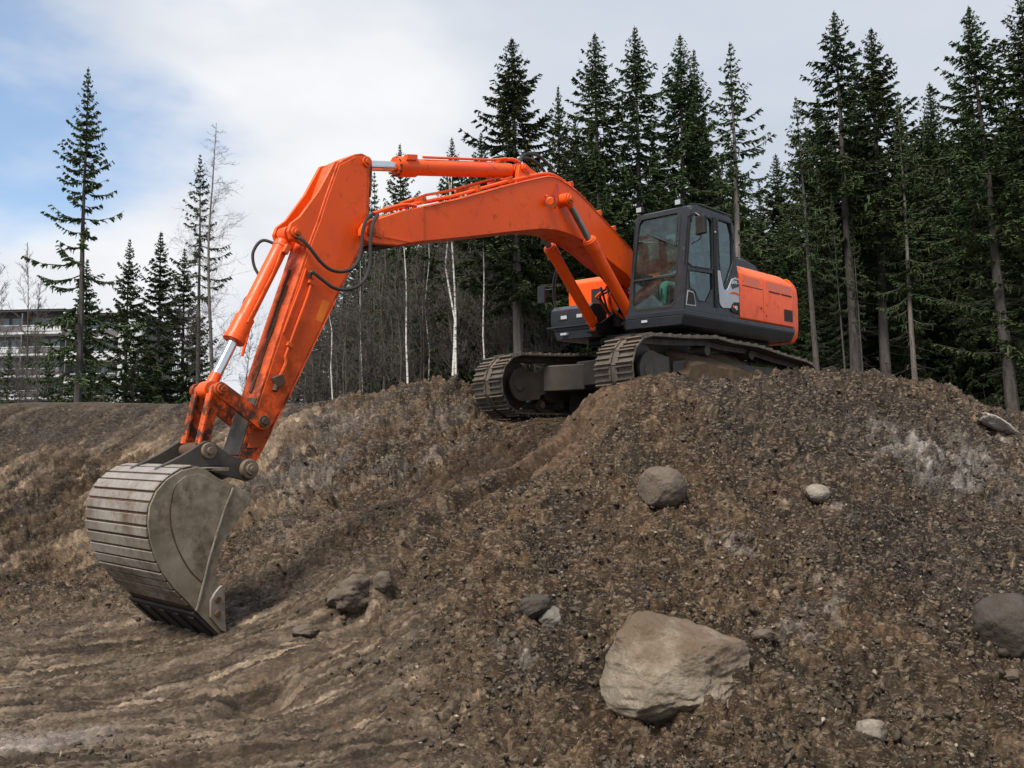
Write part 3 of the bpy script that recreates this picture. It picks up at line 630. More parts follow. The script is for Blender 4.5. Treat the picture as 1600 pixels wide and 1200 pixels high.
# ---------------------------------------------------------------- trees
def foliagemat(name, a, b_, c_):
    m, nt, b = newmat(name); v = N(nt, 'ShaderNodeTexCoord').outputs['Object']; oi = N(nt, 'ShaderNodeObjectInfo')
    c = mixn(nt, rng(nt, noise(nt, v, .55, 3), .35, .65), a, b_)
    at = N(nt, 'ShaderNodeVertexColor', layer_name='tint'); c = mixn(nt, rng(nt, at.outputs[0], 0, 1, 0, .9), c, c_)
    h = N(nt, 'ShaderNodeHueSaturation', {'Color': c}); nt.links.new(rng(nt, oi.outputs['Random'], 0, 1, .75, 1.25), h.inputs['Value']); nt.links.new(rng(nt, oi.outputs['Random'], 0, 1, .485, .515), h.inputs['Hue'])
    nt.links.new(h.outputs[0], b.inputs['Base Color']); b.inputs['Roughness'].default_value = .7; b.inputs['Specular IOR Level'].default_value = .25
    return m
M['needle'] = foliagemat('spruce_needles', (.028, .050, .019), (.046, .072, .025), (.095, .115, .040))
M['needle_f'] = foliagemat('far_spruce_needles', (.024, .040, .017), (.040, .058, .022), (.070, .085, .034))
def barkmat(name, a, b_, s=6):
    m, nt, b = newmat(name); v = scaled(nt, N(nt, 'ShaderNodeTexCoord').outputs['Object'], (1, 1, .25))
    nt.links.new(mixn(nt, rng(nt, noise(nt, v, s, 7, .7), .35, .65), a, b_), b.inputs['Base Color']); b.inputs['Roughness'].default_value = .9
    bump(nt, b, noise(nt, v, s*2, 6, .7), .03); return m
M['bark'] = barkmat('spruce_bark', (.085, .075, .068), (.045, .038, .034)); M['bark_pale'] = barkmat('pale_spruce_bark', (.19, .17, .15), (.10, .085, .075))
M['twig'] = barkmat('dry_twigs', (.10, .088, .078), (.06, .05, .044)); M['thicket'] = barkmat('thicket_twigs', (.115, .092, .072), (.065, .053, .042))
def birchmat():
    m, nt, b = newmat('birch_bark'); v = scaled(nt, N(nt, 'ShaderNodeTexCoord').outputs['Object'], (1, 1, 3.2))
    f = rng(nt, noise(nt, v, 4.5, 5, .65), .52, .62); nt.links.new(mixn(nt, f, (.55, .54, .50), (.05, .045, .04)), b.inputs['Base Color']); b.inputs['Roughness'].default_value = .7; return m
M['birch'] = birchmat()
def quadstrip(P0, P1, W):
    return np.stack([P0-W, P0+W, P1+W*.35, P1-W*.35], 1)
def spruce(seed, H=18, cb=.3, R=1.9, dens=1., droop=.55, gap=0., dead=.5, tw=.075, lean=0):
    rs = np.random.RandomState(seed); Q = []; tint = []; Wd = []
    h = H*.992; hs = []
    while h > cb*H: 
        hs.append(h); t = (H-h)/(H*(1-cb)); h -= (.13+.30*min(1, t*2.0))*(1/max(.7, dens))*rs.uniform(.8, 1.2)
    side_gap = rs.rand(8)
    for h in hs:
        t = (H-h)/(H*(1-cb)); Rm = R*1.8*(t**.92)*(1-.40*sstep(.75, 1., t)); n = rs.randint(4, 7) if t > .04 else 4
        a0 = rs.rand()*6.28
        for k in range(n):
            az = a0+k*2*np.pi/n+rs.uniform(-.35, .35); L = max(.05, Rm*rs.choice([rs.uniform(.45, .8), rs.uniform(.8, 1.15)]))
            if t > .45 and rs.rand() < gap*(.6+side_gap[int((az % 6.28)/6.2832*8) % 8]): continue
            dr = droop*(.15+.95*t)*rs.uniform(.75, 1.25); upc = .42+.15*(1-t)
            m = 6; s = np.linspace(0, 1, m+1); rad = L*s; z = h+L*(.28*(1-t)*s-dr*s+upc*s**2.2)
            A = np.array([math.cos(az), math.sin(az), 0]); Bv = np.array([-math.sin(az), math.cos(az), 0])
            cv = rs.uniform(-.12, .12)*L
            P = rad[:, None]*A+(cv*s**2)[:, None]*Bv; P[:, 2] += z
            Wd.append((P, .012+.012*L)); nt_ = max(4, int(L/(.060/dens)))
            sj = rs.uniform(.14 if t > .3 else .02, 1.0, nt_)
            Pj = np.stack([np.interp(sj, s, P[:, i]) for i in range(3)], 1)
            for sgn in (-1, 1):
                ln = (.10+.24*L*(1-sj)**.8*.5+.04)*rs.uniform(.6, 1.3, nt_)*min(1, .22+3.2*t); fo = rs.uniform(.35, .9, nt_)
                D = fo[:, None]*A+(sgn*(1-fo*.45))[:, None]*Bv; D[:, 2] = -rs.uniform(.05, .55, nt_)*(.3+t); D /= np.linalg.norm(D, axis=1)[:, None]
                E = Pj+D*ln[:, None]; rr = rs.uniform(-1, 1, (nt_, 3)); Wv = np.cross(D, rr); Wv /= np.linalg.norm(Wv, axis=1)[:, None]+1e-6; Wv *= (tw*rs.uniform(.45, 1.1, nt_))[:, None]*.5*1.35*min(1, .45+3*t)
                Q.append(quadstrip(Pj, E, Wv)); Q.append(quadstrip(Pj+.3*D*ln[:, None], E+np.array([0, 0, -.06]), np.cross(D, Wv)*.9))
                tn = np.clip(rs.rand(nt_)*.5*(sj), 0, 1)+(rs.rand(nt_) < .08)*.4; tint += [tn, tn*.8]
            hk = max(1, int(nt_*.5)); sk = rs.uniform(.15, .95, hk); Pk = np.stack([np.interp(sk, s, P[:, i]) for i in range(3)], 1)      # hanging curtains
            Dk = np.c_[rs.uniform(-.25, .25, (hk, 2)), -np.ones(hk)]*((.10+.26*t)*rs.uniform(.5, 1.2, hk))[:, None]; Dk *= min(1, .3+3*t); Wk = np.cross(Dk, rs.normal(size=(hk, 3))); Wk /= np.linalg.norm(Wk, axis=1)[:, None]+1e-6
            Q.append(quadstrip(Pk, Pk+Dk, Wk*tw*.42)); tint.append(rs.rand(hk)*.25)
    V = np.concatenate(Q); tint = np.concatenate(tint); n = len(V)
    crown = npmesh('crown', V.reshape(-1, 3), np.arange(n*4).reshape(n, 4)); ca = crown.color_attributes.new('tint', 'FLOAT_COLOR', 'POINT')
    ca.data.foreach_set('color', np.repeat(np.stack([tint]*3+[np.ones(n)], 1), 4, 0).astype(np.float32).ravel())
    tb = MB(); r0 = .0095*H+.02
    zs = np.linspace(-1.0, H, 9); tb.tube([(0.02*math.sin(z*.7+seed), .02*math.cos(z*.5), z) for z in zs], (r0, .012), n=8, sub=2)
    vs, fs = list(tb.v), list(tb.f)
    def stick(P, w):
        for i in range(0, len(P)-1, 2):
            a, b = P[i], P[min(i+2, len(P)-1)]; q = np.array([0, 0, 1.])*w*(1-i/len(P)); d = b-a; c = np.cross(d, [0, 0, 1.]); c = c/(np.linalg.norm(c)+1e-6)*w*(1-i/len(P))
            k = len(vs); vs.extend([tuple(a+q), tuple(b+q*.6), tuple(b-q*.6), tuple(a-q), tuple(a+c), tuple(b+c*.6), tuple(b-c*.6), tuple(a-c)]); fs.extend([(k, k+1, k+2, k+3), (k+4, k+5, k+6, k+7)])
    for P, w in Wd: stick(P, w)
    h = cb*H
    while dead > 0 and h > .06*H:                      # bare dead twigs under the crown
        h -= rs.uniform(.06, .28)/dead; az = rs.rand()*6.28; L = rs.uniform(.4, 1.5)*R*.55; A = np.array([math.cos(az), math.sin(az), 0])
        s = np.linspace(0, 1, 5); P = (L*s)[:, None]*A; P[:, 2] = h+L*(-.5*s+.18*s**2); stick(P, .011)
        for q in range(4):
            i = rs.randint(1, 5); D = np.array([math.cos(az+rs.uniform(-1.2, 1.2)), math.sin(az+rs.uniform(-1.2, 1.2)), rs.uniform(-.8, .1)])*rs.uniform(.15, .4); stick(np.array([P[i], P[i]+D*.5, P[i]+D]), .008)
    me = bpy.data.meshes.new('trunk'); me.from_pydata(vs, [], fs)
    return crown, me
def baretree(seed, H=14, spread=.5, nb=60, r0=.10, start=.25, up=.9, depth=2, tw=.011, cone=True):
    rs = np.random.RandomState(seed); tb = MB(); tb.tube([(rs.uniform(-.05, .05)*q, rs.uniform(-.05, .05)*q, z) for q, z in enumerate(np.linspace(-1, H, 7))], (r0, .012), n=7, sub=2); P0 = []; P1 = []; W = []
    spine = np.array(tb.v).reshape(-1, 7, 3).mean(1)
    def at(z): return np.array([np.interp(z, spine[:, 2], spine[:, i]) for i in range(3)])
    def grow(p, d, L, w, lev):
        k = 4
        for i in range(k):
            q = p+d*L/k; P0.append(p); P1.append(q); W.append(w*(1-i/k*.6)); p = q
            d = d+rs.normal(size=3)*.16+np.array([0, 0, .07*up]); d /= np.linalg.norm(d)
            if lev > 0:
                for _ in range(rs.randint(1, 4)):
                    a = d+rs.normal(size=3)*.6; a /= np.linalg.norm(a); grow(p-d*rs.rand()*L/k, a, L*rs.uniform(.28, .5), w*.6, lev-1)
    for i in range(nb):
        t = rs.rand()**.9; z = H*(start+(1-start)*t*.98); az = rs.rand()*6.28
        L = spread*H*.30*((1-t)**.8+.10)*rs.uniform(.6, 1.2) if cone else spread*H*.2*rs.uniform(.5, 1.2)*(1-t*.6)
        d = np.array([math.cos(az), math.sin(az), up*rs.uniform(.6, 1.2)]); d /= np.linalg.norm(d); grow(at(z), d, L, tw*(1+.8*(1-t)), depth)
    P0, P1, W = np.array(P0), np.array(P1), np.array(W); D = P1-P0; c = np.cross(D, rs.normal(size=D.shape)); c /= np.linalg.norm(c, axis=1)[:, None]+1e-6; V = quadstrip(P0, P1, c*W[:, None]); n = len(V)
    crown = npmesh('crown', V.reshape(-1, 3), np.arange(n*4).reshape(n, 4)); me = bpy.data.meshes.new('trunk'); me.from_pydata(tb.v, [], tb.f); me.polygons.foreach_set('use_smooth', np.ones(len(me.polygons), bool))
    return crown, me
GZ = 3.1
def plant(name, meshes, mats, u, v, w, H0, label, cat, group=None, ub=None, wide=1., rz=0):
    """tree whose tip shows at (u, v), w metres away; ub: where its foot shows"""
    tip = T(u, v, w); foot = np.array([tip[0], w, GZ])
    if ub is not None:
        b = T(ub, 620, w); foot[0] = b[0]
    d = tip-foot; Hh = np.linalg.norm(d); s = Hh/H0; r = empty(name, tuple(foot)); lean = math.atan2(d[0], d[2])
    r.rotation_euler = (0, lean, 0); r.scale = (s*wide, s*wide, s)
    for nm, me_, mt in zip(('crown', 'trunk'), meshes, mats):
        o = link(nm, me_, mt, r); o.rotation_euler = (0, 0, rz)
    tag(r, label, cat, group); return r
SP = dict(
 full=[spruce(11, 18, .18, 2.1, 1.0, .50, .0, .5), spruce(12, 18, .22, 1.9, 1.0, .55, .05, .6), spruce(13, 18, .10, 2.3, .95, .5, .05, .4)],
 tall=[spruce(21, 20, .42, 1.9, .95, .55, .12, .9), spruce(22, 20, .36, 2.0, 1.0, .5, .1, .9), spruce(23, 20, .45, 1.6, .9, .6, .15, 1.0)],
 thin=[spruce(31, 18, .36, 1.5, .62, .65, .30, 1.0), spruce(32, 18, .50, 1.25, .55, .6, .3, 1.2)],
 big=[spruce(41, 18, .24, 1.75, .66, .72, .42, .9, tw=.09)],
 slim=[spruce(51, 18, .52, 1.45, .55, .55, .2, 1.4)],
 young=[spruce(61, 12, .04, 1.55, 1.0, .35, .0, 0), spruce(62, 12, .05, 1.35, 1.0, .4, .05, 0)])
for kk in SP.values():
    pass
def sp(kind, i, u, v, w, label, ub=None, wide=1., rz=None, group='spruces at the edge of the forest', far=False, bark='bark'):
    if not far and kind in ('full', 'tall'): wide *= 1.25
    H0 = {'tall': 20, 'young': 12}.get(kind, 18)
    return plant('spruce_tree', SP[kind][i], (M['needle_f' if far else 'needle'], M[bark]), u, v, w, H0, label, 'spruce', group, ub, wide, (u*1.7+i) % 6.28 if rz is None else rz)
# left of the machine
sp('big', 0, 138, 105, 38, 'tallest lone spruce on the left, its thick bare lower trunk before the apartment block', 123, 1.0, .8)
sp('young', 0, 203, 373, 42, 'young dense spruce just right of the lone tall spruce', None, 1.05)
sp('young', 1, 252, 362, 42, 'middle one of three young dense spruces on the left', None, 1.35)
sp('young', 0, 289, 388, 44, 'right one of three young dense spruces on the left', None, 1.2, 2.0)
sp('young', 1, 137, 404, 45, 'short dense spruce directly behind the trunk of the lone tall spruce', None, 1.2, 3.0)
sp('slim', 0, 313, 240, 41, 'slender sparse spruce standing beside the leafless larch', 311, .9)
# behind the boom
sp('full', 1, 625, 224, 44, 'spruce top showing above the middle of the arm cylinder, first right of the arm', None, .8)
sp('full', 0, 706, 214, 46, 'spruce top showing above the arm cylinder, second right of the arm', None, .8)
sp('thin', 1, 585, 262, 47, 'small spruce tip peeping out right at the arm tip', None, .7)
sp('tall', 1, 800, 58, 37, 'broad dark spruce with its bare grey trunk rising left of the right front box', 812, 1.2)
sp('full', 1, 872, 133, 43, 'short narrow spruce between two taller ones above the boom bend', 880, .7)
sp('tall', 0, 929, 50, 39, 'tall spruce above the rear half of the boom, left of the highest one', 941, 1.0)
sp('tall', 2, 992, 40, 39, 'tall open spruce right above the front of the cab', 1003, 1.05)
sp('tall', 1, 1062, 52, 40, 'tall spruce above the cab, left one of two touching crowns', 1072, .95, 1.0)
sp('full', 1, 1084, 76, 42, 'tall spruce above the cab, right one of two touching crowns', 1095, .75)
sp('thin', 0, 1141, 65, 36, 'tall loose spruce just behind the rear of the cab with grey trunk', 1160, 1.25, None, bark='bark_pale')
# right
sp('thin', 1, 1243, 150, 34, 'thin sparse spruce with a slim pale trunk right of the counterweight', 1281, 1.0, bark='bark_pale')
sp('tall', 2, 1303, 16, 36, 'tallest spruce of the right group with pale bare trunks at its foot', 1338, 1.15, bark='bark_pale')
sp('tall', 1, 1361, 42, 37, 'tall spruce right behind the tallest of the right group', 1383, 1.1)
sp('thin', 0, 1403, 150, 35, 'spruce with a straight pale bare trunk reaching the crest', 1429, .9, bark='bark_pale')
sp('full', 0, 1452, 128, 42, 'shorter dark spruce filling the gap on the right', 1475, .9)
sp('tall', 0, 1513, 8, 31, 'tall spruce near the right edge with a long bare slanting trunk', 1581, 1.15)
sp('full', 2, 1592, -25, 31, 'dark spruce cut by the right edge of the picture', 1650, 1.05)
sp('slim', 0, 1298, 300, 35, 'lower thin spruce with bare pale trunk left of the tallest of the right group', 1324, .5, bark='bark_pale')
sp('slim', 0, 1330, 330, 35.5, 'lower thin spruce with bare pale trunk right of the tallest of the right group', 1351, .5, bark='bark_pale')
# the rows behind: nothing tells them apart
rs = random.Random(4)
G2 = 'dark spruces in the rows behind'
def depthrow(u0, u1, n, w0, w1, top, kinds=('full', 'tall', 'full')):
    for i in range(n):
        u = u0+(u1-u0)*(i+.5)/n+rs.uniform(-.45, .45)*(u1-u0)/n; k = rs.choice(kinds)
        sp(k, rs.randrange(len(SP[k])), u, top(u)+rs.uniform(-38, 45), rs.uniform(w0, w1), 'one of the dark spruces crowded in the rows behind the forest edge'+(' on the left' if u < 420 else ' below the boom' if u < 760 else ' beside the cab' if u < 1260 else ' on the right'), None, rs.uniform(1.05, 1.45), rs.random()*6.28, G2+(' on the left' if u < 420 else ' below the boom' if u < 760 else ' above and beside the cab' if u < 1260 else ' on the right'), True)
TOPF = lambda k: (lambda u: float(np.interp(u, [740, 1130, 1200, 1250, 1290, 1700], [205, 215, 250, 250, 150, 150]))+k)
depthrow(740, 1700, 22, 43, 49, TOPF(5))
depthrow(720, 1720, 26, 50, 58, TOPF(55))
depthrow(560, 1740, 30, 60, 68, TOPF(115))
depthrow(560, 1800, 30, 70, 78, TOPF(170), ('full',))
depthrow(850, 1720, 15, 40, 45, TOPF(75), ('full',))
depthrow(860, 1700, 12, 38, 42, lambda u: 395 if u < 1250 else 400, ('young',))
depthrow(420, 760, 15, 52, 58, lambda u: float(np.interp(u, [400, 480, 520, 560, 610], [620, 520, 460, 430, 400])), ('young',))
depthrow(560, 760, 7, 56, 62, lambda u: 350, ('full',))
depthrow(-60, 330, 7, 50, 60, lambda u: 500, ('young',))
# leafless trees
BT = [baretree(71, 14, .55, 34, .085, .30, 1.3, 2, .017), baretree(72, 14, .5, 38, .075, .30, 1.5, 2, .017), baretree(73, 12, .6, 44, .06, .10, 1.6, 2, .017)]
LARCH = baretree(75, 17, .48, 120, .12, .22, .5, 2, .008)
plant('larch_tree', LARCH, (M['twig'], M['bark_pale']), 333, 188, 40, 17, 'tall leafless larch with a wide cone of fine bare twigs', 'larch', None, 331, 1.1, 1.)
BS = [baretree(76, 13, .35, 20, .075, .45, 1.6, 2, .010), baretree(77, 13, .32, 17, .065, .4, 1.7, 2, .010)]
for i, (u, v, w, ub, wd, lab) in enumerate([
    (694, 250, 35, 716, 1.05, 'white birch, left stem of the close pair below the middle of the boom'), (706, 240, 34.6, 719, 1.15, 'white birch, right stem of the close pair below the middle of the boom'),
    (752, 300, 36, 762, .75, 'single thin white birch right of the close pair'), (628, 320, 37, 636, 1.2, 'white birch below the boom, well left of the close pair'),
    (512, 400, 38, 520, .9, 'pale birch showing right beside the lower edge of the arm'), (560, 380, 41, 570, .7, 'faint thin birch between the arm and the next white birch'),
    (665, 340, 41, 672, .7, 'greyish thin birch left of the close pair')]):
    plant('birch_tree', BS[i % 2], (M['twig'], M['birch']), u, v, w, 13, lab, 'birch', 'birches in front of the forest', ub, wd, i*1.1)
for i, (u, v, w, lab) in enumerate([(48, 378, 75, 'bare tree left of the lone tall spruce, rising above the flat roof'), (64, 432, 70, 'lower bare tree beside the one rising above the flat roof'), (2, 382, 72, 'bare tree cut by the left edge of the picture')]):
    plant('bare_tree', BT[i % 3], (M['twig'], M['twig']), u, v, w, 14 if i % 3 != 2 else 12, lab, 'bare tree', 'bare trees by the apartment block', None, .9, i)
for i in range(74):
    u = 400+(880-400)*((i+.5)/74)+rs.uniform(-8, 8); top = float(np.interp(u, [385, 430, 480, 520, 560, 610], [600, 545, 470, 420, 385, 360]))
    if u > 760: top = 400
    k = rs.randrange(3); plant('bare_tree', BT[k], (M['thicket'], M['thicket']), u, max(top, 335)+rs.uniform(-25, 60), rs.uniform(37, 50), 12 if k == 2 else 14, 'one of the leafless grey brown saplings crowded in the thicket below the boom', 'sapling', 'leafless saplings of the thicket', None, rs.uniform(.8, 1.3), rs.random()*6)
for i in range(16):
    u = rs.choice([rs.uniform(-20, 90), rs.uniform(150, 400)]); k = rs.randrange(3)
    plant('bare_tree', BT[k], (M['thicket'], M['thicket']), u, rs.uniform(500, 570), rs.uniform(40, 52), 12 if k == 2 else 14, 'one of the low leafless saplings along the left forest edge', 'sapling', 'leafless saplings on the left', None, rs.uniform(.8, 1.2), rs.random()*6)
# undergrowth at the foot of the forest
def undergrowth():
    r = np.random.RandomState(5); n = 30000; x = r.uniform(-26, 36, n); y = r.uniform(34, 52, n); h = r.uniform(.3, 1.9, n)*(.5+.5*fbm(x*.3, y*.3, 3, 3)+.3); a = r.normal(size=(n, 3))*.25; a[:, 2] = 1
    P0 = np.stack([x, y, np.full(n, 3.0)], 1)+r.uniform(0, 1, (n, 1))*np.array([0, 0, .8]); P1 = P0+a*np.clip(h, .15, 2)[:, None]; c = r.normal(size=(n, 3)); c[:, 2] = 0; c /= np.linalg.norm(c, axis=1)[:, None]
    V = quadstrip(P0, P1, c*r.uniform(.01, .03, (n, 1))); return npmesh('undergrowth', V.reshape(-1, 3), np.arange(n*4).reshape(n, 4))
tag(link('undergrowth', undergrowth(), M['thicket']), 'brown brush and saplings along the foot of the forest', 'undergrowth', kind='stuff')

# ---------------------------------------------------------------- apartment block
def facade(c, rough=.8): return plain('facade', c, rough)
M['wallw'] = plain('pale_render', (.52, .53, .53), .85); M['walld'] = plain('brown_facade', (.13, .12, .12), .85); M['slab'] = plain('balcony_front', (.60, .61, .62), .7); M['pane'] = plain('window_pane', (.24, .30, .34), .15); M['roofm'] = plain('roof_felt', (.04, .04, .045), .8); M['snowcap'] = plain('pale_roof_edge', (.70, .72, .76), .7)
def building(name, label, u0, u1, vroof, w, floors, pale_end, setback=0):
    a, b = T(u0, vroof, w), T(u1, vroof, w); W_ = b[0]-a[0]; top = a[2]; fh = 2.9; nfl = floors
    r = empty(name, (a[0], w, GZ)); tag(r, label, 'apartment block'); D_ = 11
    def L(mb, nm, mat, par=r, **k): return mb.build(nm, mat, par, smooth=False, **k)
    L(MB().box((0, 1.6, -1), (W_, D_, top-GZ-.25)), 'wall', M['walld'])
    L(MB().box((-.2, -.15, top-GZ-.25), (W_+.2, D_+.2, top-GZ)).box((-.25, -.2, top-GZ), (W_+.25, D_+.25, top-GZ+.14)), 'roof', M['roofm'])
    L(MB().box((-.3, -.24, top-GZ+.04), (W_+.3, -.203, top-GZ+.24)), 'roof_edge', M['snowcap'])
    if pale_end: L(MB().box((W_-pale_end, .0, -1), (W_, 1.598, top-GZ-.252)), 'end_wall', M['wallw'])
    We = W_-(pale_end or 0)-.02; nb = max(1, int(We/4.2)); bw = We/nb; R2 = random.Random(int(u0)+7)
    for f in range(nfl):
        z = top-GZ-.25-fh*(f+1)
        if z < -2: break
        L(MB().box((0, -.05, z-.13), (We, 1.598, z+.14)), 'balcony_slab', M['slab'])
        for i in range(nb):
            x = i*bw
            fr = MB().box((x+.12, -.1, z+.95), (x+bw-.12, -.02, z+1.07)).box((x+.12, -.08, z+.25), (x+bw-.12, -.03, z+.86)); o_ = L(fr, 'balcony_rail', M['slab'] if R2.random() < .25 else M['walld'])
            L(MB().box((x+.12, -.105, z+1.0), (x+bw-.12, -.101, z+1.06)), 'rail_cap', M['snowcap'], o_)
            wd = MB().box((x+.5, 1.53, z+.7), (x+bw*.52, 1.597, z+2.35)).box((x+bw*.6, 1.53, z+.15), (x+bw*.83, 1.597, z+2.35)); L(wd, 'window', M['pane'])
            L(MB().box((x-.06+.06*(i == 0), -.02, z+.162), (x+.10, 1.52, z+fh-.185)), 'partition', M['walld'])
    return r
building('apartment_building', 'long brown apartment block with white balcony bands behind the bare trees on the left', -90, 98, 487, 118, 9, 0)
building('apartment_building', 'pale walled wing of the apartment block partly hidden behind the young spruces', 104, 222, 491, 116, 9, 3.0)
# ---------------------------------------------------------------- the excavator (machine axes: x forward, y left, z up)
EX = empty('excavator'); mm = Matrix.Identity(4)
for i in range(3):
    for j in range(3): mm[i][j] = XM[i][j]
    mm[i][3] = XL[i]
EX.matrix_world = mm
tag(EX, 'orange crawler excavator on the edge of the dirt mound, its bucket down in the pit', 'excavator')

# ---- undercarriage
def belt_path():
    pts = []
    for a in np.linspace(90, -90, 15): pts.append((1.87+.44*math.cos(math.radians(a)), .455+.44*math.sin(math.radians(a))))
    for x in np.linspace(1.6, -1.9, 16): pts.append((x, .015))
    for a in np.linspace(-90, -270, 12): pts.append((-2.18+.36*math.cos(math.radians(a)), .375+.36*math.sin(math.radians(a))))
    pts += [(-1.9, .765), (-1.5, .80), (-1.1, .85), (-.75, .895), (-.4, .905), (0, .915), (.37, .955), (.75, .935), (1.1, .915), (1.5, .905)]
    P = np.array(pts); P = np.r_[P, P[:1]]; s = np.r_[0, np.cumsum(np.hypot(*np.diff(P, axis=0).T))]; return P, s
BP, BS_ = belt_path(); NSH = 50
def bpt(d):
    d = d % BS_[-1]; return np.array([np.interp(d, BS_, BP[:, 0]), np.interp(d, BS_, BP[:, 1])])
for sy in (1, -1):
    y0 = sy*1.21; hw = .315
    def ub(f):                                     # builds in undercarriage axes, then turns into machine axes
        m = MB(); f(m); m.v = [tuple(UC(*v)) for v in m.v]; return m
    rsd = np.random.RandomState(5+sy)
    def shoes(m):
        for i in range(NSH):
            L = BS_[-1]/NSH; a, b = bpt(i*L), bpt((i+.96)*L); c = (a+b)/2; t = (b-a)/np.linalg.norm(b-a); n = np.array([-t[1], t[0]]); 
            if n @ (c-np.array([-.1, .45])) < 0: n = -n
            ln = np.linalg.norm(b-a)/2
            def bx(off, half, nn, hn, yy=0, hy=hw): m.obox((c[0]+t[0]*off+n[0]*nn, y0+yy, c[1]+t[1]*off+n[1]*nn), (t[0]*half, 0, t[1]*half), (0, hy, 0), (n[0]*hn, 0, n[1]*hn))
            bx(0, ln, .0, .009)
            for off, hh in ((-ln*.86, .020), (0, .014), (ln*.8, .014)):       # three bars across every shoe
                for yy, hy in ((-hw*.565, hw*.425), (hw*.565, hw*.425)): bx(off, .010, .009+hh, hh, yy, hy-rsd.rand()*.006)
            for yy in (-.055, .055): bx(.0, ln*.9, .018, .012, yy, .018)
            bx(0, ln*1.02, -.045, .036, -.07, .018); bx(0, ln*1.02, -.045, .036, .07, .018)
    tr = ub(shoes).build('track', M['shoe'], EX, smooth=False)
    def wheel(m, x, z, r, w, hub=.09):
        m.cyl((x, y0-w/2, z), (x, y0+w/2, z), r, n=28); m.cyl((x, y0-w/2-.03, z), (x, y0+w/2+.03, z), r*.72, n=24); m.cyl((x, y0-.24, z), (x, y0+.24, z), hub, n=16)
    ub(lambda m: wheel(m, 1.87, .455, .39, .12)).build('idler', M['iron'], tr)
    def spr(m):
        x, z = -2.18, .375; prof = []
        for k in range(21):
            for da, rr in ((-.35, .29), (-.15, .345), (.15, .345), (.35, .29)): a = (k+da)*2*math.pi/21; prof.append((x+rr*math.cos(a), z+rr*math.sin(a)))
        m.prism(prof, y0-.035, y0+.035); m.cyl((x, y0-.20, z), (x, y0+.22, z), .21, n=28); m.cyl((x, y0+.22, z), (x, y0+.24, z), .15, n=24)
    ub(spr).build('sprocket', M['iron'], tr)
    for x in (.37, -.80): ub(lambda m: (m.cyl((x, y0-.13, .80), (x, y0+.13, .80), .075, n=18), m.box((x-.04, y0-.16, .6), (x+.04, y0-.10, .84)))).build('carrier_roller', M['iron'], tr, bevel=.006)
    for x in np.linspace(1.35, -1.65, 8): ub(lambda m: (m.cyl((x, y0-.16, .155), (x, y0+.16, .155), .088, n=18), m.cyl((x, y0-.21, .155), (x, y0+.21, .155), .05, n=14))).build('track_roller', M['iron'], tr)
    o_ = 1 if sy > 0 else -1
    def frame(m):
        m.prism([(1.25, .26), (1.25, .60), (.9, .64), (-1.5, .62), (-1.85, .55), (-1.95, .25), (-1.6, .20), (1.1, .20)], y0-.17, y0+.17)
        m.box((1.1, y0-.13, .30), (1.55, y0+.13, .58))
        for k in (-1, 1): m.prism([(1.42, .24), (1.42, .64)]+[(1.80+.255*math.sin(a_), .46+.255*math.cos(a_)) for a_ in np.linspace(-.5, 3.3, 16)], y0+k*.20-.03, y0+k*.20+.03)
        for k in (-1, 1): m.prism([(.75, .05), (.75, .32), (-.75, .32), (-.75, .05)], y0+k*.22-.01, y0+k*.22+.01)
    ub(frame).build('track_frame', M['iron'], tr, bevel=.012)
    ub(lambda m: m.cyl((1.80, y0+sy*.232, .46), (1.80, y0+sy*.237, .46), .045, n=14)).build('idler_pin_hole', M['slot'], tr)
    if sy > 0:                                      # caked earth lying on the frame, a lumpy sloping bank
        def bank(m):
            nx, ny = 60, 10; vs = []
            for i in range(nx+1):
                x = 1.15-3.1*i/nx
                for j in range(ny+1):
                    yy = y0-.17+.42*j/ny; zz = .84-.28*(j/ny)**1.3*(1-.25*math.sin(x*2))-.10*max(0, (.9-abs(x-.1)*.4) < .55)+.05*math.sin(x*7+j)*.4+rsd.uniform(-.012, .012)-.09*abs(x+.3)/1.6
                    vs.append((x, yy, zz))
            m.add(vs, [(i*(ny+1)+j, i*(ny+1)+j+1, (i+1)*(ny+1)+j+1, (i+1)*(ny+1)+j) for i in range(nx) for j in range(ny)])
            k = len(m.v); m.add([(v[0], y0+.25, .25) for v in vs[ny::ny+1]], []); n_ = nx+1; m.f += [(i*(ny+1)+ny, (i+1)*(ny+1)+ny, k+i+1, k+i) for i in range(nx)]
        ub(bank).build('caked_dirt', M['dirt'], tr)
def car(m):
    m.box((-1.0, -.62, .42), (1.0, .62, .80)); m.cyl((0, 0, .78), (0, 0, .98), .66, n=48)
    for sx in (-1, 1):
        for sy in (-1, 1):
            pr = [(.45*sx, .62*sy), (1.0*sx, .45*sy), (1.35*sx, 1.0*sy), (.55*sx, 1.05*sy)]
            m.prism(pr, .36, .76, axis='z')
m = MB(); car(m); m.v = [tuple(UC(*v)) for v in m.v]; m.build('car_body', M['iron'], EX, bevel=.02)
def side(m):
    m.prism([(1.42, .66), (1.32, .705), (.9, .76), (.14, .86), (-.6, .86), (-.6, .56), (.14, .60), (.83, .50), (1.15, .36), (1.42, .30)], -1.045, -.985)
    m.prism([(1.42, .64), (1.10, .72), (.14, .83), (-.6, .83), (-.6, .60), (.14, .64), (.83, .54), (1.15, .40), (1.40, .34)], -1.30, -1.046)
m = MB(); side(m); m.v = [tuple(UC(*v)) for v in m.v]; m.build('side_beam', M['iron'], EX, bevel=.012)
m = MB(); m.cyl((0, 0, 1.0), (0, 0, 1.17), .60, n=48); m.cyl((0, 0, 1.02), (0, 0, 1.07), .66, n=48); m.build('swing_bearing', M['iron'], EX)

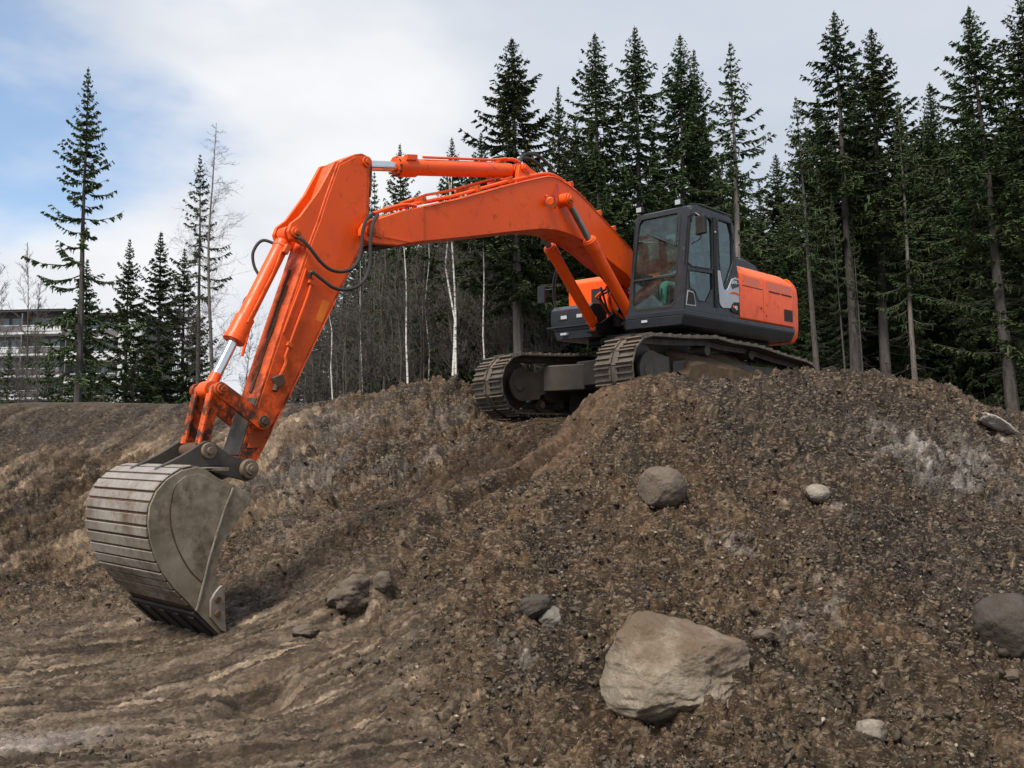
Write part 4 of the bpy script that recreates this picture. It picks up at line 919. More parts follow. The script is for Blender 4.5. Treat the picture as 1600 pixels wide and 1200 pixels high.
# ---- upper structure
deck = [(1.17, 1.355), (1.17, .40), (1.10, .34), (.35, .34), (.35, -.34), (.66, -.50), (.75, -.56), (.75, -1.27), (.66, -1.36), (-2.3, -1.36), (-2.3, 1.36), (1.10, 1.36)]
m = MB(); m.prism([(x, y) for x, y in deck], 1.30, 1.372, axis='z')
V0 = m; 
low = [(x*.985+(.0 if x > -2 else -.0), y*.965) for x, y in deck]
n_ = len(deck); b0 = len(m.v); m.add([(x, y, 1.165) for x, y in low], [tuple(range(n_))]); m.add([(x, y, 1.2995) for x, y in deck], [])
m.f += [(b0+i, b0+(i+1) % n_, b0+n_+(i+1) % n_, b0+n_+i) for i in range(n_)]; m.f.append(tuple(range(b0+n_, b0+2*n_)))
dk = m.build('deck_skirt', M['dark'], EX, bevel=.010)
MB().box((.95, 1.0, 1.20), (1.1405, 1.09, 1.225)).obox((1.176, .72, 1.255), (.006, 0, 0), (0, .05, 0), (0, 0, .018)).build('skirt_plate', M['grey_panel'], dk, bevel=.004)
MB().box((-2.2, -.95, 1.08), (.3, .95, 1.164)).cyl((0, 0, 1.06), (0, 0, 1.164), .75, n=40).build('belly_plate', M['black'], EX, bevel=.02)
# counterweight
cw = [(-2.285, 1.35), (-2.50, 1.33), (-2.60, 1.24), (-2.70, 1.0), (-2.79, .6), (-2.83, 0), (-2.79, -.6), (-2.70, -1.0), (-2.60, -1.24), (-2.50, -1.33), (-2.285, -1.35)]
m = MB(); nl = len(cw); levels = [(1.15, .955, .06), (1.25, .99, .0), (1.42, 1.0, 0), (1.9, 1.0, .0), (2.08, .99, .015), (2.17, .965, .05), (2.215, .92, .10)]
for z, s, dx in levels: m.v += [(x+(dx if x < -2.3 else 0), y*s, z-(.03 if z > 2 and x < -2.4 else 0)) for x, y in cw]
for k in range(len(levels)-1): m.f += [(k*nl+i, k*nl+(i+1) % nl, (k+1)*nl+(i+1) % nl, (k+1)*nl+i) for i in range(nl)]
m.f += [tuple(range(nl)), tuple(range((len(levels)-1)*nl, len(levels)*nl))]
m.build('counterweight', M['orange'], EX, bevel=.012, ang=28)
# engine house with side doors, seams and vents
MB().prism([(-1.31, 1.374), (-1.31, 2.16), (-1.20, 2.22), (1.06, 2.22), (1.31, 2.10), (1.31, 1.374)], -2.283, -.415, axis='x').build('engine_house', M['slot'], EX)
MB().prism([(-1.345, 2.165), (-1.22, 2.245), (1.05, 2.245), (1.06, 2.205), (-1.18, 2.205), (-1.30, 2.125)], -2.28, -.40, axis='x').build('hood_top', M['orange'], EX, bevel=.008)
def doorpanel(x0, x1, z0=1.385):
    # outer skin with the shoulder that bends in at the top
    sec = [(1.335, z0), (1.352, z0+.02), (1.352, 2.05), (1.335, 2.10), (1.12, 2.262), (1.09, 2.262), (1.30, 2.085), (1.312, z0)]
    return MB().prism(sec, x0, x1, axis='x')
d1 = doorpanel(-1.212, -.448).build('side_door', M['orange'], EX, bevel=.006)
MB().box((-1.19, 1.3525, 1.893), (-.53, 1.3545, 1.905)).build('door_seam', M['slot'], d1, smooth=False)
MB().cyl((-1.13, 1.3505, 1.60), (-1.13, 1.358, 1.60), .018, n=12).cyl((-1.05, 1.3505, 1.61), (-1.05, 1.356, 1.61), .010, n=12).build('door_lock', M['black'], d1)
d2 = doorpanel(-2.272, -1.226).build('side_door', M['orange'], EX, bevel=.006)
MB().box((-1.80, 1.3525, 1.885), (-1.40, 1.3555, 1.908)).box((-2.22, 1.3525, 1.885), (-1.84, 1.3555, 1.908)).build('vent_slot', M['slot'], d2, smooth=False)
MB().box((-2.235, 1.3525, 1.475), (-1.93, 1.3565, 1.665)).build('air_grille', M['grille'], d2, smooth=False)
m = MB()
for k in range(7): m.box((-2.235, 1.357, 1.482+k*.028), (-1.93, 1.360, 1.490+k*.028))
m.build('grille_bar', M['slot'], d2, smooth=False)
MB().cyl((-1.30, 1.3505, 1.50), (-1.30, 1.357, 1.50), .016, n=12).build('door_lock', M['black'], d2)
m_, nt_, b_ = newmat('faded_patch'); v_ = N(nt_, 'ShaderNodeTexCoord').outputs['Object']; nt_.links.new(mixn(nt_, rng(nt_, noise(nt_, scaled(nt_, v_, (1, 1, 3)), 9, 7, .75), .35, .65), (.74, .13, .05), (.62, .19, .13)), b_.inputs['Base Color']); b_.inputs['Roughness'].default_value = .6
MB().box((-1.60, 1.3523, 1.93), (-1.34, 1.3527, 2.045)).box((-1.90, 1.3523, 1.925), (-1.63, 1.3527, 2.045)).box((-2.20, 1.3523, 1.925), (-1.93, 1.3527, 2.045)).build('faded_decal', m_, d2, smooth=False)
MB().box((-1.08, 1.3523, 1.925), (-.62, 1.3527, 2.04)).build('faded_decal', m_, d1, smooth=False)
# dark cover on the hood
MB().prism([(-.42, 2.24), (-.42, 2.40), (-.62, 2.435), (-1.35, 2.43), (-1.62, 2.39), (-1.76, 2.30), (-1.80, 2.24)], .30, 1.02).build('hood_cover', M['dark'], EX, bevel=.05, seg=4)
MB().cyl((-1.75, -.75, 2.2), (-1.75, -.75, 2.62), .06, n=20).build('exhaust_pipe', M['iron'], EX)
# right hand tank and front box
MB().prism([(.30, 1.373), (.30, 2.12), (.22, 2.20), (-.42, 2.22), (-.42, 1.373)], -1.345, -.55).build('fuel_tank', M['orange'], EX, bevel=.03, seg=3)
MB().box((.303, -.86, 1.60), (.318, -.70, 1.99)).build('tank_slot', M['slot'], EX, bevel=.006)
bx_ = MB().prism([(.74, 1.374), (.76, 1.50), (.74, 1.64), (.66, 1.705), (.40, 1.73), (.305, 1.73), (.305, 1.374)], -1.345, -.57).build('front_tool_box', M['dark'], EX, bevel=.035, seg=4)
for y, w_ in ((-1.07, .06), (-.76, .055)): MB().obox((.762, y, 1.515), (.008, 0, 0), (0, w_, 0), (0, 0, .028)).build('box_lamp', M['lens'], bx_, bevel=.004)
MB().obox((.758, -1.10, 1.52), (.006, 0, 0), (0, .10, 0), (0, 0, .05)).build('lamp_recess', M['black'], bx_, bevel=.004)
MB().obox((.78, -1.05, 1.245), (.03, 0, 0), (0, .06, 0), (0, 0, .018)).build('step_plate', M['grey_panel'], bx_, bevel=.004)
MB().box((.60, -1.40, 1.352), (.80, -.57, 1.3735)).build('step', M['dark'], bx_, bevel=.004)
rm = MB().tube([(.55, -1.36, 1.55), (.57, -1.43, 1.85), (.60, -1.42, 2.10), (.62, -1.32, 2.36), (.62, -1.27, 2.44)], .014, n=8).tube([(.56, -1.40, 1.75), (.60, -1.37, 2.08), (.62, -1.29, 2.36)], .009, n=6).build('mirror_arm', M['dark'], EX)
MB().obox((.60, -1.66, 1.96), (.025, 0, 0), (0, .075, 0), (0, 0, .14)).tube([(.60, -1.60, 2.03), (.59, -1.45, 2.03)], .011, n=6).build('right_mirror', M['dark'], rm, bevel=.015, seg=3)

# ---- cab
CAB = MB().box((-.40, .43, 1.373), (1.10, 1.325, 1.44)).build('cab', M['dark'], EX, bevel=.01)
def fx(z): return 1.155-(z-1.38)*.165              # the raked front plane
side_out = [(1.150, 1.374), (fx(2.0)-.0, 2.0), (fx(2.72), 2.72), (.875, 2.84), (.80, 2.862), (-.20, 2.868), (-.30, 2.80), (-.36, 2.45), (-.42, 2.0), (-.425, 1.374)]
w_up = [(1.01, 2.04), (.935, 2.56), (.86, 2.72), (.76, 2.755), (.375, 2.765), (.33, 2.72), (.315, 2.08), (.33, 2.03), (.90, 2.0)]
w_lo = [(.865, 1.94), (.345, 1.965), (.335, 1.74), (.50, 1.54), (.75, 1.532), (.845, 1.66), (.975, 1.70), (.985, 1.93)]
w_re = [(.165, 2.75), (.12, 2.79), (-.18, 2.79), (-.265, 2.62), (-.275, 2.20), (-.06, 1.865), (.02, 1.79), (.075, 1.84), (.13, 2.14)]
for sy, ya, yb_ in ((1, 1.30, 1.345), (-1, .425, .465)):
    holes = [w_up, w_lo, w_re] if sy > 0 else [w_up, w_re]
    sd_ = MB().prism(side_out, ya, yb_, holes=holes).build('cab_side', M['dark'], CAB, bevel=.008)
    for w in holes: MB().prism(w, (ya+yb_)/2-.004, (ya+yb_)/2+.004).build('side_window', M['glass'], sd_, smooth=False)
    if sy > 0:
        for w in holes:
            c = np.mean(w, 0); MB().prism([tuple(c+(np.array(q)-c)*1.035) for q in w], 1.3455, 1.352, holes=[[tuple(c+(np.array(q)-c)*.985) for q in w]]).build('window_seal', M['black'], sd_, smooth=False)
# front frame: outline and panes given by height and width on the raked plane
def FP(y, z, off=0.): return (fx(z)+off, y, z)
def front(name, outl, holes, mat, par, o0, o1, bevel=0):
    m = MB(); m.prism(outl, 0, 1, holes=holes, axis='x'); m.v = [FP(v[1], v[2], o0+(o1-o0)*v[0]) for v in m.v]; return m.build(name, mat, par, bevel=bevel, smooth=bool(bevel))
g_all = [(.545, 2.79), (1.14, 2.795), (1.195, 2.72), (1.195, 1.50), (1.14, 1.445), (.57, 1.44), (.505, 1.49), (.475, 1.9), (.485, 2.6), (.50, 2.74)]
ff = front('cab_front', [(.425, 1.374), (.425, 2.79), (.46, 2.85), (1.29, 2.855), (1.345, 2.80), (1.345, 1.374)], [g_all], M['dark'], CAB, -.045, .0, .008)
c = np.mean(g_all, 0); front('windshield_seal', [tuple(c+(np.array(q)-c)*1.03) for q in g_all], [[tuple(c+(np.array(q)-c)*.985) for q in g_all]], M['black'], ff, .0005, .006)
front('windshield', [q for q in g_all if q[1] > 1.95]+[(.475, 1.895)], [], M['glass'], ff, -.024, -.018) if False else None
front('windshield', [(.545, 2.79), (1.14, 2.795), (1.195, 2.72), (1.195, 1.89), (.475, 1.89), (.485, 2.6), (.50, 2.74)], [], M['glass'], ff, -.026, -.020)
front('lower_windshield', [(1.195, 1.865), (1.195, 1.50), (1.14, 1.445), (.57, 1.44), (.505, 1.49), (.475, 1.865)], [], M['glass'], ff, -.026, -.020)
front('windshield_bar', [(.475, 1.893), (1.195, 1.893), (1.195, 1.866), (.475, 1.866)], [], M['black'], ff, -.03, -.008)
wp = MB().tube([FP(1.16, 2.30, .02), FP(.90, 2.43, .03), FP(.70, 2.52, .02)], .010, n=6).tube([FP(1.16, 2.72, .02), FP(1.165, 2.30, .02)], .012, n=6).tube([FP(.64, 2.56, .012), FP(.98, 2.37, .012)], .009, n=5)
wp.build('wiper', M['black'], CAB)
MB().box((-.425, .47, 1.374), (-.385, 1.295, 1.95)).box((-.425, .47, 1.95), (-.36, .53, 2.80)).box((-.425, 1.23, 1.95), (-.36, 1.295, 2.80)).build('cab_back', M['dark'], CAB, bevel=.006)
MB().box((-.39, .535, 1.96), (-.382, 1.225, 2.75)).build('rear_window', M['glass'], CAB, smooth=False)
rf = MB().prism([(.875, 2.845), (.83, 2.885), (.70, 2.905), (-.22, 2.905), (-.33, 2.87), (-.30, 2.80), (.80, 2.80)], .45, 1.32).build('cab_roof', M['dark'], CAB, bevel=.02, seg=3)
MB().prism([(.72, 2.906), (.66, 2.935), (.02, 2.945), (-.10, 2.906)], .60, 1.22).build('roof_hatch', M['dark'], rf, bevel=.01)
MB().tube([(.84, 1.30, 2.90), (.55, 1.33, 2.925), (-.25, 1.33, 2.915)], .012, n=6).build('rain_gutter', M['dark'], rf)
for y in (.47, 1.13):
    l_ = MB().obox((.86, y, 2.945), (.035, 0, 0), (0, .055, 0), (0, 0, .045)).box((.82, y-.02, 2.89), (.85, y+.02, 2.91)).build('roof_lamp', M['black'], rf, bevel=.01)
    MB().obox((.897, y, 2.945), (.004, 0, 0), (0, .042, 0), (0, 0, .034)).build('lens', M['lens'], l_, bevel=.003)
MB().obox((-.33, 1.22, 2.90), (.03, 0, 0), (0, .02, 0), (0, 0, .02)).build('roof_marker', M['red'], rf, bevel=.005)
# left mirror on its bracket
mr = MB().obox((.93, 1.52, 2.55), (.032, -.01, 0), (.02, .085, 0), (0, 0, .135)).build('left_mirror', M['black'], CAB, bevel=.025, seg=3)
MB().tube([(.95, 1.34, 2.70), (.95, 1.43, 2.73), (.94, 1.50, 2.68)], .012, n=6).tube([(.93, 1.50, 2.42), (.93, 1.50, 2.36), (.95, 1.36, 2.30)], .008, n=6).build('mirror_bracket', M['dark'], mr)
# inner posts, door bar
MB().box((.215, 1.352, 1.48), (.30, 1.362, 2.80)).build('door_post', M['black'], CAB, bevel=.004)
MB().obox((.27, 1.366, 2.58), (.012, 0, 0), (0, .008, 0), (0, 0, .012)).build('door_catch', M['grey_panel'], CAB, bevel=.003)
MB().tube([(.99, 1.30, 1.98), (.6, 1.285, 1.985), (.36, 1.29, 1.99)], .022, n=8).build('door_bar', M['dark'], CAB)
MB().prism([(1.02, 1.635), (.90, 1.63), (.87, 1.60), (.84, 1.46), (1.07, 1.455)], 1.3455, 1.3525).build('door_pocket', M['black'], CAB, bevel=.004)
MB().prism([(1.035, 1.65), (.89, 1.642), (.855, 1.60), (.825, 1.445), (1.085, 1.440)], 1.3455, 1.3495, holes=[[(1.02, 1.635), (.90, 1.63), (.87, 1.60), (.84, 1.46), (1.07, 1.455)]]).build('pocket_rim', M['grey_panel'], CAB, smooth=False)
# pale panel behind the door with its dark swoosh
pp = MB().prism([(.215, 2.03), (.135, 2.03), (.09, 1.88), (.035, 1.765), (-.04, 1.765), (-.095, 1.81), (-.20, 1.95), (-.31, 1.985), (-.415, 1.975), (-.415, 1.615), (-.25, 1.605), (-.19, 1.565), (-.146, 1.507), (.077, 1.490), (.13, 1.51), (.165, 1.57)], 1.3455, 1.362).build('pale_side_panel', M['grey_panel'], CAB, bevel=.006)
MB().prism([(-.16, 1.86), (-.27, 1.955), (-.40, 1.955), (-.40, 1.86), (-.30, 1.83), (-.2, 1.80)], 1.3625, 1.366).build('dark_badge', M['dark'], pp, smooth=False)
m = MB()
for k, (a, b) in enumerate((((-.19, 1.87), (-.26, 1.93)), ((-.26, 1.93), (-.245, 1.88)), ((-.27, 1.88), (-.30, 1.93)), ((-.33, 1.93), (-.32, 1.88)), ((-.35, 1.90), (-.39, 1.90)))): m.tube([(a[0], 1.368, a[1]), (b[0], 1.368, b[1])], .006, n=5, sub=1)
m.build('badge_mark', M['grey_panel'], pp)
MB().prism([(-.10, 1.72), (-.20, 1.76), (-.33, 1.765), (-.40, 1.74), (-.40, 1.72), (-.32, 1.735), (-.2, 1.73)], 1.3625, 1.365).build('swoosh', M['orange_worn'], pp, smooth=False)
pl_ = MB().prism([(-.15, 1.50), (-.19, 1.56), (-.25, 1.60), (-.415, 1.61), (-.415, 1.44), (-.2, 1.455)], 1.3455, 1.364).build('lamp_housing', M['black'], CAB, bevel=.006)
MB().cyl((-.30, 1.36, 1.525), (-.30, 1.376, 1.525), .034, n=18).build('marker_lens', M['lens'], pl_)
MB().cyl((-.23, 1.36, 1.535), (-.23, 1.372, 1.535), .02, n=14).build('amber_lens', M['red'], pl_)
# inside
st = MB().box((-.05, .62, 1.44), (.42, 1.10, 1.62)).box((-.02, .60, 1.62), (.46, 1.12, 1.76)).prism([(-.02, 1.72), (.10, 1.72), (.02, 2.25), (-.10, 2.42), (-.16, 2.40), (-.08, 2.1)], .62, 1.10).build('driver_seat', M['seat'], CAB, bevel=.04, seg=3)
MB().box((-.02, 1.14, 1.44), (.55, 1.25, 1.80)).box((-.02, .48, 1.44), (.60, .58, 1.82)).tube([(.50, 1.19, 1.80), (.53, 1.19, 1.95)], .02).tube([(.52, .53, 1.82), (.55, .53, 1.97)], .02).build('control_console', M['black'], CAB, bevel=.02)
MB().box((.80, .72, 1.44), (.92, .98, 1.52)).tube([(.86, .78, 1.5), (.80, .78, 1.76)], .015).tube([(.86, .92, 1.5), (.80, .92, 1.76)], .015).build('travel_levers', M['black'], CAB, bevel=.01)
MB().obox((.86, .52, 2.02), (.02, 0, 0), (0, .06, 0), (0, 0, .09)).tube([(.86, .50, 1.8), (.86, .50, 1.95)], .012).build('monitor', M['black'], CAB, bevel=.01)

# ---- boom
def pr(pts, y0, y1, **k): return MB().prism(pts, y0, y1, **k)
boom_out = [(5.20,2.232),(4.337,2.529),(3.476,2.864),(2.909,3.067),(2.67,3.142),(2.52,3.155),(2.384,3.135),(2.25,3.11),(2.089,3.06),(1.785,2.93),(1.471,2.775),(1.098,2.597),(.808,2.455),(.45,2.17),(.22,1.96),(.09,1.93),
            (-.02,1.86),(-.02,1.74),(.07,1.66),(.25,1.66),(.60,1.84),(.887,2.022),(1.336,2.175),(1.62,2.29),(1.916,2.375),(2.15,2.41),(2.315,2.425),(2.522,2.428),(2.842,2.392),(3.5,2.245),(4.123,2.095),(5.20,1.85)]
BM = pr(boom_out, -.20, .20).build('boom', M['orange'], EX, bevel=.012)
for s in (-1, 1): pr(boom_out[:-1]+[(5.20, 1.85)], s*.2005, s*.240).build('side_plate', M['orange'], BM, bevel=.006, ang=25)
tip = [(4.95,2.31),(5.277,2.199),(5.60,2.06),(5.715,2.02),(5.80,1.975),(5.85,1.905),(5.855,1.83),(5.80,1.775),(5.66,1.768),(5.335,1.795),(5.193,1.84),(4.95,1.905)]
for s in (-1, 1): pr(tip, s*.19, s*.262).build('tip_fork', M['orange'], BM, bevel=.012)
pr([(5.10,1.862),(5.335,1.795),(5.56,1.770),(5.56,1.80),(5.3,1.86),(5.1,1.90)], -.19, .19).build('tip_floor', M['black'], BM)
def pinhead(name, x, z, y, r, par, mat='orange_worn', s=1, L=.03):
    o = MB().cyl((x, y, z), (x, y+s*L, z), r, n=28).cyl((x, y+s*L, z), (x, y+s*(L+.02), z), r*.55, n=20).build(name, M[mat], par, bevel=.004); return o
pinhead('arm_pin', 5.737, 1.893, .262, .062, BM); pinhead('arm_pin', 5.737, 1.893, -.262, .062, BM, s=-1)
MB().obox((5.66, .268, 1.90), (.09, 0, .012), (0, .008, 0), (-.008, 0, .055)).build('pin_lock_plate', M['orange'], BM, bevel=.005)
MB().box((5.15, .2625, 1.855), (5.55, .270, 1.868)).build('tip_rib', M['orange'], BM)
# cylinder bracket on the back of the boom
for s in (-1, 1): pr([(3.22, 2.95), (3.20, 3.10), (3.17, 3.20), (3.06, 3.245), (2.96, 3.20), (2.70, 3.13), (2.62, 3.05), (2.9, 2.98)], s*.10, s*.16).build('cylinder_bracket', M['red'], BM, bevel=.01)
pinhead('cylinder_pin', 3.09, 3.165, .16, .055, BM, 'red')
pinhead('cylinder_pin', 3.09, 3.165, -.16, .055, BM, 'red', s=-1)
# raised edge line along the top of the side plate
edge = [(5.2,.245,2.215),(4.337,.245,2.512),(3.476,.245,2.846),(2.909,.245,3.049),(2.67,.245,3.122),(2.52,.245,3.136),(2.384,.245,3.117),(2.089,.245,3.042),(1.785,.245,2.912),(1.471,.245,2.757),(1.098,.245,2.579),(.808,.245,2.437)]
MB().tube(edge, .007, n=5, sub=2).build('weld_line', M['orange_worn'], BM)
# pipes and hoses along the back
def off(pts, dz, y): return [(x, y, z+dz) for x, z in pts]
back = [(5.55,2.10),(5.2,2.232),(4.7,2.41),(4.337,2.529),(3.9,2.70),(3.476,2.864),(3.1,3.0),(2.75,3.12),(2.52,3.16),(2.3,3.13),(2.05,3.05),(1.75,2.92),(1.45,2.77),(1.1,2.60),(.8,2.45)]
for y, dz in ((.17, .040), (.10, .042)): MB().tube(off(back[1:], dz, y), .019, n=7, sub=3).build('hydraulic_pipe', M['orange'], BM)
MB().tube(off(back[2:7], .12, .02), .017, n=7, sub=3).tube([(4.7, .02, 2.53), (4.95, .06, 2.42), (5.2, .12, 2.32)], .017, n=7, sub=3).build('hydraulic_pipe', M['orange'], BM)
for y in (-.06, -.14): MB().tube(off(back[1:], .040, y), .019, n=7, sub=3).build('hydraulic_pipe', M['orange'], BM)
for x, z in ((4.9, 2.36), (4.0, 2.68), (3.4, 2.91), (2.15, 3.1), (1.5, 2.81), (1.15, 2.64)):
    MB().obox((x, .02, z+.035), (.03, 0, -.012), (0, .20, 0), (.01, 0, .035)).build('pipe_clamp', M['orange_worn'], BM, bevel=.004)
MB().tube([(5.05, .23, 2.30), (5.25, .245, 2.27), (5.45, .20, 2.20), (5.62, .16, 2.12)], .022, n=7).build('hydraulic_pipe', M['red'], BM)
def hose(par, pts, r=.019, name='hose', mat='hose'): return MB().tube(pts, r, n=8, sub=7).build(name, M[mat], par)
hose(BM, [(3.05, .05, 3.27), (2.95, .05, 3.40), (2.72, .06, 3.45), (2.50, .08, 3.36), (2.38, .10, 3.20)], .022)
hose(BM, [(3.05, -.02, 3.27), (2.95, -.03, 3.36), (2.75, -.03, 3.405), (2.55, 0, 3.33), (2.42, .02, 3.19)], .022)
hose(BM, [(3.45, .0, 3.20), (3.30, .03, 3.26), (3.18, .05, 3.285), (3.05, .05, 3.27)], .024, 'cylinder_pipe', 'red')
# work lamp on the side of the boom
wl = MB().cyl((2.69, .27, 2.77), (2.765, .335, 2.755), .030, .066, n=20).tube([(2.74, .245, 2.86), (2.74, .28, 2.80)], .012).build('boom_lamp', M['orange_worn'], BM)
MB().cyl((2.765, .335, 2.755), (2.773, .342, 2.753), .058, .045, n=20).build('lens', M['orange'], wl)  # the boom's reflection in the lens is put into its orange colour
MB().tube([(2.77-.04*math.cos(a), .335+.055*math.cos(a), 2.755+.070*math.sin(a)) for a in np.linspace(0, 2*math.pi, 14)], .006, n=5, sub=1).tube([(2.60, .26, 2.70), (2.58, .30, 2.78), (2.54, .27, 2.93), (2.50, .25, 3.06)], .008, n=6).build('lamp_cable', M['hose'], wl)
# ---- boom cylinders
K0, K1 = np.array([2.435, 0, 2.835]), np.array([.88, 0, 1.28])
dK = (K1-K0)/np.linalg.norm(K1-K0); LK = np.linalg.norm(K1-K0)
MB().cyl((2.435, -.46, 2.835), (2.435, .40, 2.835), .052, n=24).build('boom_pin', M['red'], BM)
pinhead('boom_pin_cap', 2.435, 2.835, .40, .07, BM, 'orange_worn')
MB().cyl((2.435, .24, 2.835), (2.435, .315, 2.835), .09, n=28).cyl((2.435, -.24, 2.835), (2.435, -.315, 2.835), .09, n=28).build('pin_boss', M['orange'], BM, bevel=.006)
for s in (1, -1):
    Y_ = np.array([0, s*.356, 0]); a = K0+Y_; b = K1+Y_; kk = a+dK*.68
    c_ = MB().cyl(kk+dK*.04, b-dK*.10, .082, n=28).cyl(kk, kk+dK*.16, .097, n=28).cyl(kk-dK*.025, kk+dK*.03, .085, n=28).cyl(b-dK*.16, b-dK*.04, .088, .06, n=24).cyl(b+Y_*0+np.array([0, -.05, 0]), b+np.array([0, .05, 0]), .085, n=24).build('boom_cylinder', M['red'], EX, bevel=.004)
    rd = MB().cyl(a+dK*.07, kk, .045, n=24).build('rod', M['rod_dull'], c_)
    MB().cyl(a+np.array([0, -.042, 0]), a+np.array([0, .042, 0]), .088, n=28).cyl(a, a+dK*.12, .055, .05, n=18).build('rod_eye', M['red'], c_, bevel=.004)
    MB().tube([kk+dK*.12+np.array([.06, s*.07, .03]), kk+dK*.5+np.array([.07, s*.07, .05]), b-dK*.25+np.array([.07, s*.06, .05])], .013, n=6).build('cylinder_pipe', M['red'], c_)
MB().box((.55, -.46, 1.20), (1.0, -.27, 1.23)).prism([(.35, 1.2), (.70, 1.2), (.98, 1.22), (.98, 1.34), (.84, 1.36), (.35, 1.62)], -.30, -.27).prism([(.35, 1.2), (.70, 1.2), (.98, 1.22), (.98, 1.34), (.84, 1.36), (.35, 1.62)], .27, .30).build('cylinder_foot', M['black'], EX, bevel=.006)
for s in (-1, 1): pr([(-.35, 1.37), (.55, 1.37), (.40, 1.62), (.16, 1.92), (.0, 1.93), (-.3, 1.6)], s*.262, s*.315).build('boom_foot_bracket', M['dark'], EX, bevel=.01)
# clutter of valves and hoses between the box and the cab
cl = MB().box((.02, -.50, 1.374), (.30, .26, 1.60)).cyl((.52, .08, 1.25), (.52, .08, 1.62), .15, n=24).cyl((.52, .08, 1.62), (.52, .08, 1.70), .10, n=20).cyl((.50, -.18, 1.3), (.50, -.18, 1.52), .10, n=20).box((.36, -.05, 1.30), (.66, .20, 1.36)).build('valve_block', M['black'], EX, bevel=.012)
rr_ = np.random.RandomState(9)
for k in range(11):
    y = -.48+.075*k; p0 = np.array([.32+rr_.rand()*.3, y, 1.40+rr_.rand()*.2]); p3 = np.array([.45+rr_.rand()*.2, y*.5+rr_.uniform(-.1, .1), 1.95+rr_.rand()*.2])
    hose(cl, [p0, p0+np.array([.22, rr_.uniform(-.1, .1), .18+rr_.rand()*.2]), (p0+p3)/2+np.array([.28, rr_.uniform(-.12, .12), .05]), p3], .017, mat='hose' if k % 3 else 'red')

# ---- arm
arm_out = [(6.099,2.578),(6.02,2.64),(5.86,2.735),(5.77,2.762),(5.70,2.752),(5.645,2.70),(5.640,2.60),(5.655,2.45),(5.668,2.332),(5.672,2.137),(5.655,1.98),(5.66,1.84),(5.72,1.77),(5.801,1.662),(6.115,1.107),(6.702,.057),(6.872,-.224),(7.061,-.557),
           (7.12,-.64),(7.19,-.69),(7.26,-.67),(7.285,-.60),(7.241,-.497),(7.085,-.05),(6.931,.381),(6.72,.96),(6.578,1.335),(6.46,1.66),(6.352,1.919),(6.255,2.189)]
AR = pr(arm_out, -.160, .160).build('arm', M['orange_worn'], EX, bevel=.010)
shape = [(6.075,2.565),(5.86,2.70),(5.77,2.73),(5.72,2.70),(5.70,2.60),(5.71,2.33),(5.715,2.1),(5.72,1.86),(5.84,1.66),(6.15,1.11),(6.74,.05),(6.90,-.21),(7.02,-.42),(7.16,-.42),(7.055,-.05),(6.90,.381),(6.55,1.33),(6.43,1.66),(6.32,1.919),(6.225,2.189)]
for s in (-1, 1): pr(shape, s*.1602, s*.168).build('arm_side_plate', M['orange'], AR, bevel=.004, ang=25)
for s in (-1, 1): MB().tube([(x, s*.166, z) for x, z in [(6.12,1.115),(6.70,.07),(6.868,-.215),(7.055,-.54)]], .006, n=5, sub=1).build('weld_line', M['orange'], AR)
# bucket cylinder ears on the front of the arm
for s in (-1, 1): pr([(5.95, 2.66), (6.12, 2.60), (6.32, 2.25), (6.55, 1.94), (6.665, 1.845), (6.70, 1.76), (6.67, 1.68), (6.58, 1.66), (6.46, 1.62), (6.2, 2.2)], s*.105, s*.150).build('cylinder_ear', M['orange'], AR, bevel=.01)
pinhead('ear_pin', 6.615, 1.755, .150, .055, AR, 'orange_worn'); pinhead('ear_pin', 6.615, 1.755, -.150, .055, AR, 'orange_worn', s=-1)
MB().cyl((6.615, -.15, 1.755), (6.615, .15, 1.755), .04, n=20).build('ear_pin_shaft', M['pin'], AR)
for s in (-1, 1): pinhead('arm_top_pin', 5.715, 2.675, s*.168, .058, AR, 'orange_worn', s=s)
MB().prism([(5.66, 2.55), (5.66, 2.40), (5.655, 2.30), (5.64, 2.40), (5.635, 2.62), (5.64, 2.70)], -.17, .17).build('top_gusset', M['rust'], AR)
# battered front face near the bucket, dark strip of bare steel
def face(x0, z0, x1, z1, w, t0, t1, name, mat):
    a, b = np.array([x0, 0, z0]), np.array([x1, 0, z1]); d = (b-a); L = np.linalg.norm(d); d /= L; n = np.array([d[2], 0, -d[0]]); n = n if n[0] > 0 else -n
    return MB().obox((a+b)/2+n*(t0+t1)/2, d*L/2, (0, w, 0), n*(t1-t0)/2).build(name, M[mat], AR, bevel=.003)
face(7.045, .06, 7.235, -.49, .150, .002, .014, 'scuffed_steel_strip', 'iron')
MB().tube([(6.62, .03, 1.22), (6.70, .015, 1.00), (6.79, .03, .78), (6.87, .01, .55), (6.94, .02, .36), (7.03, .01, .12)], .022, n=5).tube([(6.56, -.02, 1.40), (6.68, -.035, 1.05), (6.82, -.02, .68)], .018, n=5).build('crease', M['rust'], AR)
